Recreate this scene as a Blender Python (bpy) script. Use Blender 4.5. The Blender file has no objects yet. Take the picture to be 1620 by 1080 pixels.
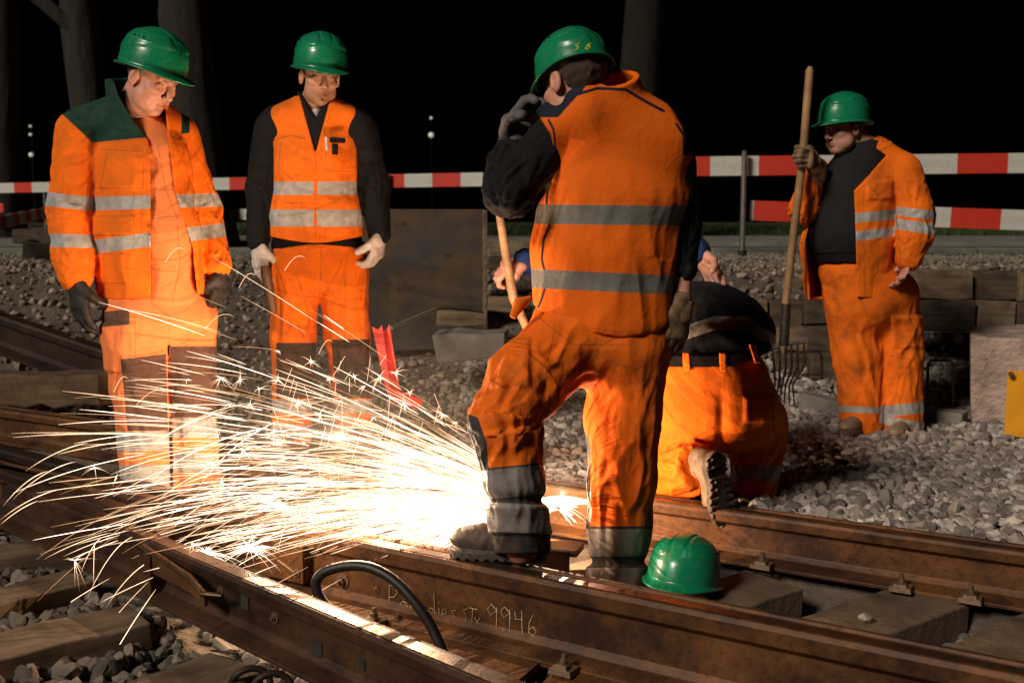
import bpy, math, random
import numpy as np
from mathutils import Vector, Matrix
random.seed(7); RNG = np.random.default_rng(11)
scn = bpy.context.scene
COL = scn.collection
# ------------------------------------------------------------ camera maths
CAMZ, FPX = 1.15, 1700.0
TH = math.atan(190/1700)
ct, st = math.cos(TH), math.sin(TH)
def P(px, py, Y):
    """point seen at photo pixel (px,py) standing Y metres ahead"""
    a = (px-810)/FPX; b = (540-py)/FPX
    dy = ct + b*st; dz = -st + b*ct
    k = Y/dy
    return np.array([a*k, Y, CAMZ+dz*k])
def G(px, py, z=0.0):
    """point seen at pixel lying on height z"""
    a = (px-810)/FPX; b = (540-py)/FPX
    dy = ct + b*st; dz = -st + b*ct
    k = (z-CAMZ)/dz
    return np.array([a*k, dy*k, z])
def proj(Q):
    x, y, z = Q[:, 0], Q[:, 1], Q[:, 2]-CAMZ
    dep = y*ct - z*st
    up = y*st + z*ct
    return 810+FPX*x/dep, 540-FPX*up/dep, y
# ------------------------------------------------------------ noise
_perm = np.random.default_rng(3).permutation(256).astype(np.int32); _perm = np.concatenate([_perm, _perm])
_grad = np.random.default_rng(5).normal(size=(256, 3)); _grad /= np.linalg.norm(_grad, axis=1)[:, None]
def pnoise(Q):
    i = np.floor(Q).astype(np.int32); f = Q-i
    u = f*f*f*(f*(f*6-15)+10); i &= 255
    out = np.zeros(len(Q))
    for cx in (0, 1):
        wx = u[:, 0] if cx else 1-u[:, 0]
        a = _perm[(i[:, 0]+cx) & 255]
        for cy in (0, 1):
            wy = u[:, 1] if cy else 1-u[:, 1]
            b = _perm[a+((i[:, 1]+cy) & 255)]
            for cz in (0, 1):
                wz = u[:, 2] if cz else 1-u[:, 2]
                g = _grad[_perm[b+((i[:, 2]+cz) & 255)]]
                out += wx*wy*wz*(g[:, 0]*(f[:, 0]-cx)+g[:, 1]*(f[:, 1]-cy)+g[:, 2]*(f[:, 2]-cz))
    return out*1.5
def smin(a, b, k):
    if k <= 0: return np.minimum(a, b)
    h = np.maximum(k-np.abs(a-b), 0)/k
    return np.minimum(a, b)-h*h*k*.25
def smax(a, b, k): return -smin(-a, -b, k)
def sstep(a, b, x):
    t = np.clip((x-a)/(b-a), 0, 1); return t*t*(3-2*t)
# ------------------------------------------------------------ sdf chain
def nrm(v):
    v = np.asarray(v, float); return v/(np.linalg.norm(v)+1e-12)
class Chain:
    def __init__(s, pts, W, D, side=(1, 0, 0), amp=0.0, fs=9, ft=1.6, seed=0.0, k=0.03):
        s.p = [np.asarray(q, float) for q in pts]; n = len(s.p)
        s.W = list(W); s.D = list(D); s.side = np.asarray(side, float)
        s.amp = amp if isinstance(amp, (list, tuple)) else [amp]*n
        s.fs, s.ft, s.seed, s.k = fs, ft, seed, k
    def scaled(s, f): return Chain(s.p, [w*f for w in s.W], [d*f for d in s.D], s.side, 0.0, k=s.k)
    def __call__(s, Q):
        best = None; S0 = 0.0
        for i in range(len(s.p)-1):
            a, b = s.p[i], s.p[i+1]; ab = b-a; L = np.linalg.norm(ab); ax = ab/L
            sd = nrm(s.side-ax*np.dot(s.side, ax)); th = np.cross(ax, sd)
            v = Q-a; l = v@ax; t = np.clip(l/L, 0, 1); z = l-t*L; x = v@sd; y = v@th
            w = s.W[i]+(s.W[i+1]-s.W[i])*t; d = s.D[i]+(s.D[i+1]-s.D[i])*t; m = np.minimum(w, d)
            k = np.sqrt((x/w)**2+(y/d)**2+(z/m)**2)+1e-9
            g = np.sqrt((x/w**2)**2+(y/d**2)**2+(z/m**2)**2)+1e-9
            di = k*(k-1)/g
            cx, cy = x/w/k, y/d/k; sc = S0+t*L+z; am = s.amp[i]+(s.amp[i+1]-s.amp[i])*t
            if best is None: best, CX, CY, SC, AM, raw = di, cx, cy, sc, am, di
            else:
                m_ = di < raw
                CX = np.where(m_, cx, CX); CY = np.where(m_, cy, CY); SC = np.where(m_, sc, SC); AM = np.where(m_, am, AM)
                raw = np.minimum(raw, di); best = smin(best, di, s.k)
            S0 += L
        if max(s.amp) > 0:
            nr = np.abs(best) < .05
            q = np.stack([SC[nr]*s.fs, CX[nr]*s.ft, CY[nr]*s.ft], 1)+s.seed*7.31
            wob = pnoise(q*.6+9.1)
            n1 = pnoise(q+np.stack([wob*1.3, wob*.6, wob*.6], 1))
            n2 = pnoise(q*2.1+4.7+wob[:, None]*.5)
            f = .8*(.5-np.abs(n1)*2.6)+.3*(.4-np.abs(n2)*2)+.25*wob
            best = best.copy(); best[nr] -= AM[nr]*f
        return best
def capsule(a, b, ra, rb): return Chain([a, b], [ra, rb], [ra, rb])
def pch(spec, side=(1, 0, 0), **kw):
    """chain from (px,py,Y,halfwidth_px,halfdepth_px)"""
    pts = [P(*q[:3]) for q in spec]
    W = [q[3]*q[2]/FPX for q in spec]; D = [(q[4] if len(q) > 4 else q[3])*q[2]/FPX for q in spec]
    return Chain(pts, W, D, side, **kw)
# ------------------------------------------------------------ meshing
def mesh_sdf(f, lo, hi, h):
    lo = np.asarray(lo, float); B = 4
    nb = np.ceil((np.asarray(hi)-lo)/(h*B)).astype(int)+1; n = nb*B
    ci = np.indices(nb).reshape(3, -1).T
    cc = lo+(ci*B+(B-1)/2)*h
    dc = np.concatenate([f(cc[i:i+200000]) for i in range(0, len(cc), 200000)])
    act = np.abs(dc) < h*B*1.9+.012
    Gc = np.where(dc < 0, -1.0, 1.0).astype(np.float32).reshape(nb)
    Gf = np.repeat(np.repeat(np.repeat(Gc, B, 0), B, 1), B, 2)
    off = np.indices((B, B, B)).reshape(3, -1).T
    idx = (ci[act][:, None, :]*B+off[None]).reshape(-1, 3)
    for i in range(0, len(idx), 400000):
        j = idx[i:i+400000]
        Gf[j[:, 0], j[:, 1], j[:, 2]] = f(lo+j*h)
    ins = Gf < 0
    c = np.zeros(np.array(Gf.shape)-1, np.uint8)
    offs = [(x, y, z) for x in (0, 1) for y in (0, 1) for z in (0, 1)]
    X, Y, Z = c.shape
    for o in offs: c += ins[o[0]:o[0]+X, o[1]:o[1]+Y, o[2]:o[2]+Z]
    cell = np.argwhere((c > 0) & (c < 8))
    vals = np.stack([Gf[cell[:, 0]+o[0], cell[:, 1]+o[1], cell[:, 2]+o[2]] for o in offs], 1).astype(float)
    acc = np.zeros((len(cell), 3)); cnt = np.zeros(len(cell)); O = np.array(offs, float)
    for a in range(8):
        for b in range(a+1, 8):
            if np.abs(O[a]-O[b]).sum() == 1:
                m = (vals[:, a] < 0) != (vals[:, b] < 0)
                t = vals[:, a]/(vals[:, a]-vals[:, b]+1e-20)
                p = O[a]+t[:, None]*(O[b]-O[a])
                acc[m] += p[m]; cnt[m] += 1
    V = lo+(cell+acc/cnt[:, None])*h
    idm = np.full(c.shape, -1, np.int32); idm[cell[:, 0], cell[:, 1], cell[:, 2]] = np.arange(len(cell))
    F = []
    for ax in range(3):
        s0 = [slice(0, -1)]*3; s1 = [slice(0, -1)]*3; s1[ax] = slice(1, None)
        A = ins[tuple(slice(0, -1) if k == ax else slice(None) for k in range(3))]
        Bq = ins[tuple(slice(1, None) if k == ax else slice(None) for k in range(3))]
        e = np.argwhere(A != Bq)
        u, v = (ax+1) % 3, (ax+2) % 3
        ok = (e[:, u] > 0) & (e[:, v] > 0) & (e[:, u] < c.shape[u]) & (e[:, v] < c.shape[v])
        e = e[ok]
        def g(du, dv):
            q = e.copy(); q[:, u] -= du; q[:, v] -= dv
            return idm[q[:, 0], q[:, 1], q[:, 2]]
        quad = np.stack([g(1, 1), g(0, 1), g(0, 0), g(1, 0)], 1)
        flip = ~A[e[:, 0], e[:, 1], e[:, 2]]
        quad[flip] = quad[flip][:, ::-1]
        F.append(quad[(quad >= 0).all(1)])
    return V, np.concatenate(F)
# ------------------------------------------------------------ objects
def npmesh(name, V, F, mat=None, smooth=True, attrs=None, facemat=None):
    me = bpy.data.meshes.new(name)
    V = np.asarray(V, np.float32)
    me.vertices.add(len(V)); me.vertices.foreach_set('co', V.ravel())
    F = np.asarray(F, np.int32); k = F.shape[1]
    me.loops.add(F.size); me.loops.foreach_set('vertex_index', F.ravel())
    me.polygons.add(len(F)); me.polygons.foreach_set('loop_start', np.arange(0, F.size, k, dtype=np.int32))
    me.polygons.foreach_set('loop_total', np.full(len(F), k, np.int32))
    me.polygons.foreach_set('use_smooth', np.full(len(F), smooth))
    me.update(calc_edges=True)
    for nme, (dom, arr) in (attrs or {}).items():
        at = me.attributes.new(nme, 'FLOAT', dom); at.data.foreach_set('value', np.asarray(arr, np.float32))
    if mat: me.materials.append(mat)
    return me
def link(name, me, parent=None):
    o = bpy.data.objects.new(name, me); COL.objects.link(o)
    if parent is not None:
        l = parent.matrix_basis.inverted() if parent.type != 'EMPTY' or True else None
        M = full(parent).inverted()
        if me is not None and me.users == 1: me.transform(M)
        o.parent = parent
    return o
def full(o):
    M = o.matrix_basis.copy()
    while o.parent: o = o.parent; M = o.matrix_basis @ M
    return M
def tag(o, label=None, cat=None, group=None, kind=None):
    if label: o['label'] = label
    if cat: o['category'] = cat
    if group: o['group'] = group
    if kind: o['kind'] = kind
    return o
def thing(name, label, cat, loc=(0, 0, 0), group=None):
    o = bpy.data.objects.new(name, None); COL.objects.link(o)
    o.location = tuple(float(v) for v in loc); o.empty_display_size = .1
    return tag(o, label, cat, group)
class MB:
    """collects simple solids into one mesh"""
    def __init__(s): s.v = []; s.f = []; s.sm = []
    def add(s, vs, fs, sm=False):
        b = len(s.v); s.v += [tuple(float(c) for c in v) for v in vs]; s.f += [tuple(i+b for i in f) for f in fs]; s.sm += [sm]*len(fs); return s
    def box(s, c, half, ax=None, taper=1.0):
        c = np.asarray(c, float); A = np.eye(3) if ax is None else np.array([nrm(a) for a in ax])
        vs = []
        for z in (-1, 1):
            t = taper if z > 0 else 1.0
            for x, y in ((-1, -1), (1, -1), (1, 1), (-1, 1)): vs.append(c+A[0]*x*half[0]*t+A[1]*y*half[1]*t+A[2]*z*half[2])
        fs = [(3, 2, 1, 0), (4, 5, 6, 7), (0, 1, 5, 4), (1, 2, 6, 5), (2, 3, 7, 6), (3, 0, 4, 7)]
        if np.linalg.det(A) < 0: fs = [f[::-1] for f in fs]
        return s.add(vs, fs)
    def tube(s, pts, r, n=8, caps=True, sm=True, flat=1.0):
        pts = [np.asarray(p, float) for p in pts]; m = len(pts)
        R = r if isinstance(r, (list, tuple, np.ndarray)) else [r]*m
        t0 = nrm(pts[1]-pts[0]); ref = np.array([0, 0, 1.]) if abs(t0[2]) < .9 else np.array([1., 0, 0])
        u = nrm(np.cross(t0, ref)); vs = []; fs = []
        for i, p in enumerate(pts):
            t = nrm(pts[min(i+1, m-1)]-pts[max(i-1, 0)]); u = nrm(u-t*np.dot(u, t)); w = np.cross(t, u)
            for k in range(n):
                a = 2*math.pi*k/n; vs.append(p+R[i]*(math.cos(a)*u+math.sin(a)*w*flat))
        for i in range(m-1):
            for k in range(n):
                k2 = (k+1) % n; fs.append((i*n+k, i*n+k2, (i+1)*n+k2, (i+1)*n+k))
        s.add(vs, fs, sm)
        if caps: s.add([vs[k] for k in range(n)]+[vs[(m-1)*n+k] for k in range(n)], [tuple(range(n))[::-1], tuple(range(n, 2*n))])
        return s
    def mesh(s, name, mat, bevel=0):
        me = bpy.data.meshes.new(name); me.from_pydata(s.v, [], s.f); me.polygons.foreach_set('use_smooth', s.sm); me.update()
        if mat: me.materials.append(mat)
        return me
    def build(s, name, mat, parent=None, bevel=0, seg=2):
        o = link(name, s.mesh(name, mat), parent)
        if bevel:
            md = o.modifiers.new('bevel', 'BEVEL'); md.width = bevel; md.segments = seg; md.limit_method = 'ANGLE'; md.angle_limit = .6
        return o
def extrude_profile(prof, a, b, side, up=(0, 0, 1), nseg=1, jit=0):
    """prof: [(n,z)] swept from a to b"""
    a = np.asarray(a, float); b = np.asarray(b, float); side = np.asarray(side, float); up = np.asarray(up, float)
    m = len(prof); vs = []; fs = []
    for i in range(nseg+1):
        c = a+(b-a)*i/nseg
        for n_, z in prof: vs.append(c+side*n_+up*z)
    for i in range(nseg):
        for k in range(m):
            k2 = (k+1) % m; fs.append((i*m+k, (i+1)*m+k, (i+1)*m+k2, i*m+k2))
    fs.append(tuple(range(m))); fs.append(tuple(range(nseg*m, nseg*m+m))[::-1])
    return vs, fs
# ------------------------------------------------------------ materials
class NT:
    def __init__(s, name):
        s.m = bpy.data.materials.new(name); s.m.use_nodes = True; s.t = s.m.node_tree; s.n = s.t.nodes
        s.b = s.n['Principled BSDF']
    def node(s, typ, **kw):
        x = s.n.new('ShaderNode'+typ)
        for k, v in kw.items():
            if k in x.inputs.keys() and not hasattr(x, k): s.set(x.inputs[k], v)
            else:
                try: setattr(x, k, v)
                except Exception: s.set(x.inputs[k], v)
        return x
    def set(s, inp, v):
        if isinstance(v, bpy.types.NodeSocket): s.t.links.new(v, inp)
        else:
            if isinstance(v, tuple) and len(v) == 3 and inp.type == 'RGBA': v = v+(1,)
            inp.default_value = v
    def noise(s, scale, detail=4, rough=.55, coord='Object', dist=0, sx=(1, 1, 1)):
        tc = s.n.new('ShaderNodeTexCoord'); mp = s.n.new('ShaderNodeMapping'); mp.inputs['Scale'].default_value = sx
        s.t.links.new(tc.outputs[coord], mp.inputs[0])
        x = s.n.new('ShaderNodeTexNoise'); x.inputs['Scale'].default_value = scale; x.inputs['Detail'].default_value = detail
        x.inputs['Roughness'].default_value = rough; x.inputs['Distortion'].default_value = dist
        s.t.links.new(mp.outputs[0], x.inputs['Vector']); return x.outputs['Fac']
    def ramp(s, fac, stops):
        r = s.n.new('ShaderNodeValToRGB'); s.t.links.new(fac, r.inputs[0]); e = r.color_ramp.elements
        while len(e) < len(stops): e.new(.5)
        for i, (p, c) in enumerate(stops):
            e[i].position = p; e[i].color = (c+(1,)) if isinstance(c, tuple) else (c, c, c, 1)
        return r.outputs[0]
    def mix(s, f, a, b, mode='MIX'):
        x = s.n.new('ShaderNodeMix'); x.data_type = 'RGBA'; x.blend_type = mode
        s.set(x.inputs[0], f); s.set(x.inputs[6], a); s.set(x.inputs[7], b); return x.outputs[2]
    def math(s, op, a, b=0.0, c=0.0):
        x = s.n.new('ShaderNodeMath'); x.operation = op; s.set(x.inputs[0], a); s.set(x.inputs[1], b); s.set(x.inputs[2], c); return x.outputs[0]
    def attr(s, name):
        x = s.n.new('ShaderNodeAttribute'); x.attribute_name = name; return x.outputs['Fac']
    def mask(s, name, w=.0015):
        x = s.n.new('ShaderNodeMapRange'); s.set(x.inputs[0], s.attr(name)); x.inputs[1].default_value = -w; x.inputs[2].default_value = w
        return x.outputs[0]
    def bump(s, h, strength=.3, dist=.01, prev=None):
        x = s.n.new('ShaderNodeBump'); x.inputs['Strength'].default_value = strength; x.inputs['Distance'].default_value = dist
        s.set(x.inputs['Height'], h)
        if prev is not None: s.set(x.inputs['Normal'], prev)
        s.t.links.new(x.outputs[0], s.b.inputs['Normal']); return x.outputs[0]
    def fin(s, color, rough=.8, **kw):
        s.set(s.b.inputs['Base Color'], color); s.set(s.b.inputs['Roughness'], rough)
        for k, v in kw.items(): s.set(s.b.inputs[k.replace('_', ' ')], v)
        return s.m
def cloth(name, base, patch=(.05, .03, .02), tape=(.42, .41, .39), dirt=.35, dirtcol=(.1, .05, .02), rough=.85):
    m = NT(name)
    n1 = m.noise(5, 5); n2 = m.noise(28, 5, .65); n3 = m.noise(420, 2)
    c = m.mix(m.ramp(n1, [(.3, 0.), (.75, .45)]), base, tuple(v*.8 for v in base))
    d = m.math('MULTIPLY', m.ramp(n1, [(.42, 0.), (.64, 1.)]), m.ramp(n2, [(.36, 0.), (.62, 1.)]))
    pc = m.mix(m.ramp(n2, [(.35, 0.), (.7, .6)]), patch, tuple(v*1.9+.01 for v in patch))
    c = m.mix(m.mask('patch'), c, pc)
    tp = m.mix(m.ramp(n2, [(.35, 0.), (.7, .5)]), tape, tuple(v*.6 for v in tape))
    tm = m.mask('tape'); c = m.mix(tm, c, tp)
    c = m.mix(m.math('MULTIPLY', d, dirt), c, dirtcol)
    c = m.mix(m.math('MULTIPLY', m.mask('seam', .0012), .5), c, dirtcol)
    b = m.bump(n3, .25, .0015); b = m.bump(m.noise(60, 3, .6), .35, .004, b); m.bump(m.noise(17, 3, .6, dist=.6), .28, .010, b)
    return m.fin(c, m.mix(tm, (rough,)*3, (.45,)*3), Specular_IOR_Level=.25)
def plain(name, base, rough=.7, var=.3, scale=12, bump=.2, bd=.004, metal=0.0, spec=.5):
    m = NT(name); n = m.noise(scale, 6, .6)
    c = m.mix(m.ramp(n, [(.3, 0.), (.7, 1.)]), tuple(v*(1-var) for v in base), tuple(min(1, v*(1+var)) for v in base))
    if bump: m.bump(m.noise(scale*5, 5, .65), bump, bd)
    return m.fin(c, rough, Metallic=metal, Specular_IOR_Level=spec)
# ------------------------------------------------------------ materials of people
ORG = (.93, .175, .006)
M_bib = cloth('spark_lit_orange_overalls', (.92, .25, .075), patch=(.085, .042, .03), dirt=.15)  # orange made paler and pinker: glow from the sparks painted into the base colour
M_org = cloth('orange_workwear', ORG, patch=(.035, .022, .018), dirt=.3)
M_jacket = cloth('orange_green_jacket', ORG, patch=(.004, .035, .022), dirt=.12)
M_vest = cloth('orange_vest', (.88, .15, .005), patch=(.006, .008, .02), tape=(.2, .19, .17), dirt=.06)
M_over = cloth('dirty_orange_trousers', (.9, .17, .006), patch=(.035, .022, .018), dirt=.5, dirtcol=(.12, .05, .02))
M_black = cloth('black_fleece', (.006, .006, .007), dirt=.1, dirtcol=(.02, .015, .01))
M_black2 = cloth('black_shirt', (.012, .012, .014), dirt=.1, dirtcol=(.02, .015, .01))
M_blue = cloth('blue_workwear', (.01, .03, .12), dirt=.3, dirtcol=(.02, .02, .02))
M_gdark = plain('dark_glove', (.02, .014, .012), .7, .5, 30)
M_gwhite = plain('white_glove', (.62, .55, .5), .8, .18, 40)
M_gtan = plain('worn_glove', (.20, .12, .065), .8, .8, 26, .5)
M_ggrey = plain('grey_glove', (.1, .09, .09), .8, .4, 20)
def boot_mat(name, a, sole):
    m = NT(name); n = m.noise(18, 6, .6); n2 = m.noise(60, 5, .65)
    c = m.mix(m.ramp(n, [(.3, 0.), (.7, 1.)]), tuple(v*.5 for v in a), tuple(v*1.5 for v in a)); c2 = m.mix(m.ramp(n2, [(.35, 0.), (.65, 1.)]), sole, tuple(v*3 for v in sole))
    c = m.mix(m.mask('patch', .002), c, c2); m.bump(n2, .5, .004); return m.fin(c, .65)
M_boot = boot_mat('boot_leather', (.075, .05, .035), (.03, .024, .02))
M_sole = plain('boot_sole', (.025, .02, .017), .75, .6, 30, .5)
M_boot2 = boot_mat('tan_boot', (.22, .155, .10), (.055, .04, .028))
M_belt = plain('black_belt', (.006, .005, .005), .75, .3, 20, spec=.15)
def skin_mat(name, base, stub=(.06, .04, .03)):
    m = NT(name); n = m.noise(30, 5, .6); n2 = m.noise(9, 3)
    c = m.mix(m.ramp(n2, [(.35, 0.), (.7, .6)]), base, (base[0]*.95, base[1]*.74, base[2]*.68))
    c = m.mix(m.math('MULTIPLY', n, .25), c, (base[0]*.7, base[1]*.5, base[2]*.4))
    c = m.mix(m.math('MULTIPLY', m.mask('lip', .003), .65), c, (base[0]*.62, base[1]*.3, base[2]*.28))
    c = m.mix(m.math('MULTIPLY', m.mask('brow', .0015), .8), c, stub)
    c = m.mix(m.math('MULTIPLY', m.mask('stubble', .012), .35), c, stub)
    m.bump(m.noise(160, 4), .2, .002)
    m.b.inputs['Subsurface Weight'].default_value = .12; m.b.inputs['Subsurface Radius'].default_value = (.01, .004, .002)
    return m.fin(c, .5, Specular_IOR_Level=.4)
M_skin1 = skin_mat('ruddy_skin', (.62, .31, .22)); M_skin2 = skin_mat('olive_skin', (.56, .32, .21), (.012, .008, .006))
M_skin3 = skin_mat('fair_skin', (.55, .3, .22))
M_hgrey = plain('grey_hair', (.2, .17, .14), .6, .4, 90, .8, .006); M_hdark = plain('dark_hair', (.012, .008, .006), .5, .4, 90, .8, .006)
M_hbrown = plain('brown_hair', (.06, .035, .02), .6, .4, 90, .8, .006)
def helmet_mat():
    m = NT('green_helmet_plastic'); n = m.noise(7, 5, .6); n2 = m.noise(45, 5, .7)
    c = m.mix(m.ramp(n, [(.35, 0.), (.7, 1.)]), (.003, .17, .075), (.006, .23, .10))
    c = m.mix(m.ramp(n2, [(.52, 0.), (.7, .4)]), c, (.07, .11, .08)); n4 = m.noise(26, 5, .8, dist=2.5, sx=(1, 1, 5)); c = m.mix(m.ramp(n4, [(.62, 0.), (.66, .5)]), c, (.12, .16, .12))
    m.bump(n2, .06, .002)
    return m.fin(c, m.mix(m.ramp(n2, [(.4, 0.), (.7, 1.)]), (.22,)*3, (.42,)*3), Specular_IOR_Level=.5)
M_helm = helmet_mat()
# ------------------------------------------------------------ head
class Frame:
    """local x side, y face direction, z crown"""
    def __init__(s, C, yaw=0, pitch=0, roll=0):
        y_, p, r = map(math.radians, (yaw, pitch, roll))
        f = np.array([math.sin(y_)*math.cos(p), -math.cos(y_)*math.cos(p), -math.sin(p)])
        u = nrm(np.array([0, 0, 1.])-f*f[2]*-1*-1) if False else nrm(np.array([0, 0, 1.])-f*np.dot(f, [0, 0, 1.]))
        x = np.cross(f, u)
        s.x = x*math.cos(r)+u*math.sin(r); s.z = u*math.cos(r)-x*math.sin(r); s.y = f; s.C = np.asarray(C, float)
    def loc(s, Q): v = Q-s.C; return np.stack([v@s.x, v@s.y, v@s.z], 1)
    def w(s, p): return s.C+s.x*p[0]+s.y*p[1]+s.z*p[2]
    def tilt(s, deg):
        a = math.radians(deg); n = Frame.__new__(Frame); n.x = s.x; n.y = s.y*math.cos(a)-s.z*math.sin(a); n.z = s.z*math.cos(a)+s.y*math.sin(a); n.C = s.C; return n
def ellp(L, c, r):
    v = L-np.asarray(c); r = np.asarray(r); k = np.sqrt(((v/r)**2).sum(1))+1e-9; g = np.sqrt(((v/r**2)**2).sum(1))+1e-9
    return k*(k-1)/g
def cap(L, a, b, ra, rb=None):
    rb = ra if rb is None else rb
    a = np.asarray(a, float); b = np.asarray(b, float); ab = b-a; v = L-a; t = np.clip(v@ab/np.dot(ab, ab), 0, 1)
    return np.linalg.norm(v-t[:, None]*ab, axis=1)-(ra+(rb-ra)*t)
def head_sdf(Q, fr, fat=0.0, s=1.0):
    L = fr.loc(Q)/s; A = L.copy(); A[:, 0] = np.abs(A[:, 0])
    d = ellp(L, (0, -.012, .045), (.077, .096, .088))
    d = smin(d, ellp(L, (0, .03, -.035), (.060+fat, .062, .072+fat)), .035)
    d = smin(d, ellp(L, (0, .066, -.092), (.026+fat*.7, .024, .02)), .03)
    d = smin(d, ellp(A, (.045, .035, -.062), (.022+fat, .035, .03)), .03)
    d = smin(d, ellp(A, (.042, .062, -.012), (.024, .022, .018)), .02)
    d = smin(d, cap(A, (0, .084, .034), (.038, .072, .034), .011, .009), .014)
    d = smax(d, -ellp(A, (.033, .100, .013), (.018, .017, .013)), .012)
    d = smin(d, ellp(A, (.032, .0725, .012), (.0165, .0155, .0125)), .002)
    d = smax(d, -cap(A, (.019, .0895, .0075), (.045, .082, .0065), .0014), .0015)
    d = smin(d, cap(L, (0, .086, .028), (0, .112, -.017), .0078, .0112), .008)
    d = smin(d, ellp(L, (0, .113, -.021), (.0115, .0105, .0095)), .006)
    d = smin(d, ellp(A, (.0125, .101, -.026), (.0075, .010, .0072)), .003)
    d = smax(d, -ellp(A, (.0055, .106, -.033), (.0026, .004, .0025)), .0015)
    d = smin(d, ellp(L, (0, .077, -.056), (.026, .017, .021)), .012)
    d = smin(d, cap(A, (0, .0945, -.0525), (.019, .086, -.0560), .0046, .0024), .004)
    d = smin(d, cap(A, (0, .0935, -.0635), (.016, .086, -.0615), .0055, .0026), .004)
    d = smax(d, -cap(A, (0, .1005, -.0580), (.023, .089, -.0590), .0014), .002)
    d = smax(d, -cap(L, (0, .106, -.042), (0, .101, -.048), .0022), .004)
    d = smax(d, -ellp(L, (0, .094, -.0755), (.016, .006, .004)), .008)
    ear = smax(ellp(A, (.081, -.006, -.004), (.011, .021, .034)), -ellp(A, (.091, -.002, .0), (.009, .012, .02)), .005)
    d = smin(d, ear, .006)
    return d*s
def head_attrs(Q, fr, s=1.0, stub=False, goatee=False):
    L = fr.loc(Q)/s; A = L.copy(); A[:, 0] = np.abs(A[:, 0])
    lip = .0065-cap(A, (0, .098, -.058), (.016, .090, -.059), 0)
    brow = .0036-np.abs(L[:, 2]-(.0305+.10*A[:, 0]-1.6*np.maximum(A[:, 0]-.034, 0))); brow = np.minimum(brow, np.minimum(A[:, 0]-.013, .052-A[:, 0])); brow = np.minimum(brow, L[:, 1]-.05)
    lash = .0022-cap(A, (.019, .0905, .0078), (.045, .083, .0068), 0)
    brow = np.maximum(brow, lash)
    if goatee:
        brow = np.maximum(brow, -ellp(L, (0, .094, -.080), (.0055, .02, .0060)))
    st_ = -ellp(L, (0, .04, -.07), (.075, .07, .045)) if stub else np.full(len(Q), -1.0)
    far = L[:, 2] < -.2
    for a in (lip, brow, st_): a[far] = -1
    return lip, brow, st_
# ------------------------------------------------------------ hands
def hand_prims(wrist, fdir, pn, thumb, s=1.0, curl=30, grow=0.0, spread=5, tcurl=35, lastcurl=None):
    """fdir finger direction, pn palm normal (finger curl side), thumb +1/-1 side"""
    f = nrm(fdir); n = nrm(np.asarray(pn, float)-f*np.dot(pn, f)); sd = np.cross(f, n)*thumb
    w = np.asarray(wrist, float); pr = []
    pr.append(Chain([w-f*.02*s, w+f*.035*s, w+f*.082*s], [.026*s+grow, .036*s+grow, .041*s+grow], [.018*s+grow, .016*s+grow, .013*s+grow], sd, k=.01))
    for i in range(4):
        lat = (1.5-i)*.0205*s; b = w+f*(.088-.004*abs(i-1))*s+sd*lat
        ls = np.array([(.04, .026, .021), (.045, .03, .023), (.042, .028, .022), (.033, .021, .019)][i])*s
        c = curl*(1+.12*i)*(1 if i % 2 else .93); a = math.radians(c*.6); dirv = nrm(f+sd*math.radians((1.5-i)*spread))
        p = b-dirv*.012*s; r0 = (.0098, .0103, .0098, .0085)[i]*s+grow
        pts = [p]; rr = [r0*1.05]
        for j, l in enumerate(ls):
            if lastcurl is not None and j > 0: a += math.radians(lastcurl)*.0
            q = pts[-1]+(dirv*math.cos(a)+n*math.sin(a))*(l+(.012*s if j == 0 else 0)); pts.append(q); rr.append(r0*(.97, .88, .76)[j]); a += math.radians(c)
        pr.append(Chain(pts, rr, rr, sd, k=.003))
    tb = w+f*.022*s+sd*.028*s; td = nrm(f*.75+sd*.62+n*.35)
    t1 = tb+td*.042*s; td2 = nrm(td+n*math.sin(math.radians(tcurl))-sd*.35); t2 = t1+td2*.033*s; t3 = t2+nrm(td2+n*.4-sd*.3)*.026*s
    pr.append(Chain([tb, t1, t2, t3], [.016*s+grow, .0125*s+grow, .011*s+grow, .009*s+grow], [.015*s+grow, .0125*s+grow, .011*s+grow, .009*s+grow], sd, k=.004))
    return pr
def hand_sdf(Q, pr):
    d = smin(pr[0](Q), pr[5](Q), .014)
    fg = None
    for c in pr[1:5]:
        x = c(Q); fg = x if fg is None else np.minimum(fg, x)
    return smin(d, fg, .005)
def bounds(chs, pad=.06):
    pts = np.array([p for c in chs for p in c.p]); r = max(max(c.W+c.D) for c in chs)+pad
    return pts.min(0)-r, pts.max(0)+r
def tight(chs, pad=.03):
    lo = np.full(3, 9e9); hi = -lo
    for c in chs:
        for p, w, d in zip(c.p, c.W, c.D): r = max(w, d)+pad; lo = np.minimum(lo, p-r); hi = np.maximum(hi, p+r)
    return lo, hi
def union(chs, k=.03):
    def f(Q):
        d = chs[0](Q)
        for c in chs[1:]: d = smin(d, c(Q), k)
        return d
    return f
def sdf_obj(name, parent, mat, f, lo, hi, h, attrs=None, smooth=True):
    V, F = mesh_sdf(f, lo, hi, h)
    at = {'tape': ('POINT', np.full(len(V), -1.)), 'patch': ('POINT', np.full(len(V), -1.)), 'seam': ('POINT', np.full(len(V), -1.))}
    if attrs:
        for k, v in attrs(V).items(): at[k] = ('POINT', v)
    return link(name, npmesh(name, V, F, mat, smooth, at), parent)
def glove(parent, mat, pr, name='glove', h=.0035):
    lo, hi = tight(pr, .02)
    sdf_obj(name, parent, mat, lambda Q: hand_sdf(Q, pr), lo, hi, h)
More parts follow.
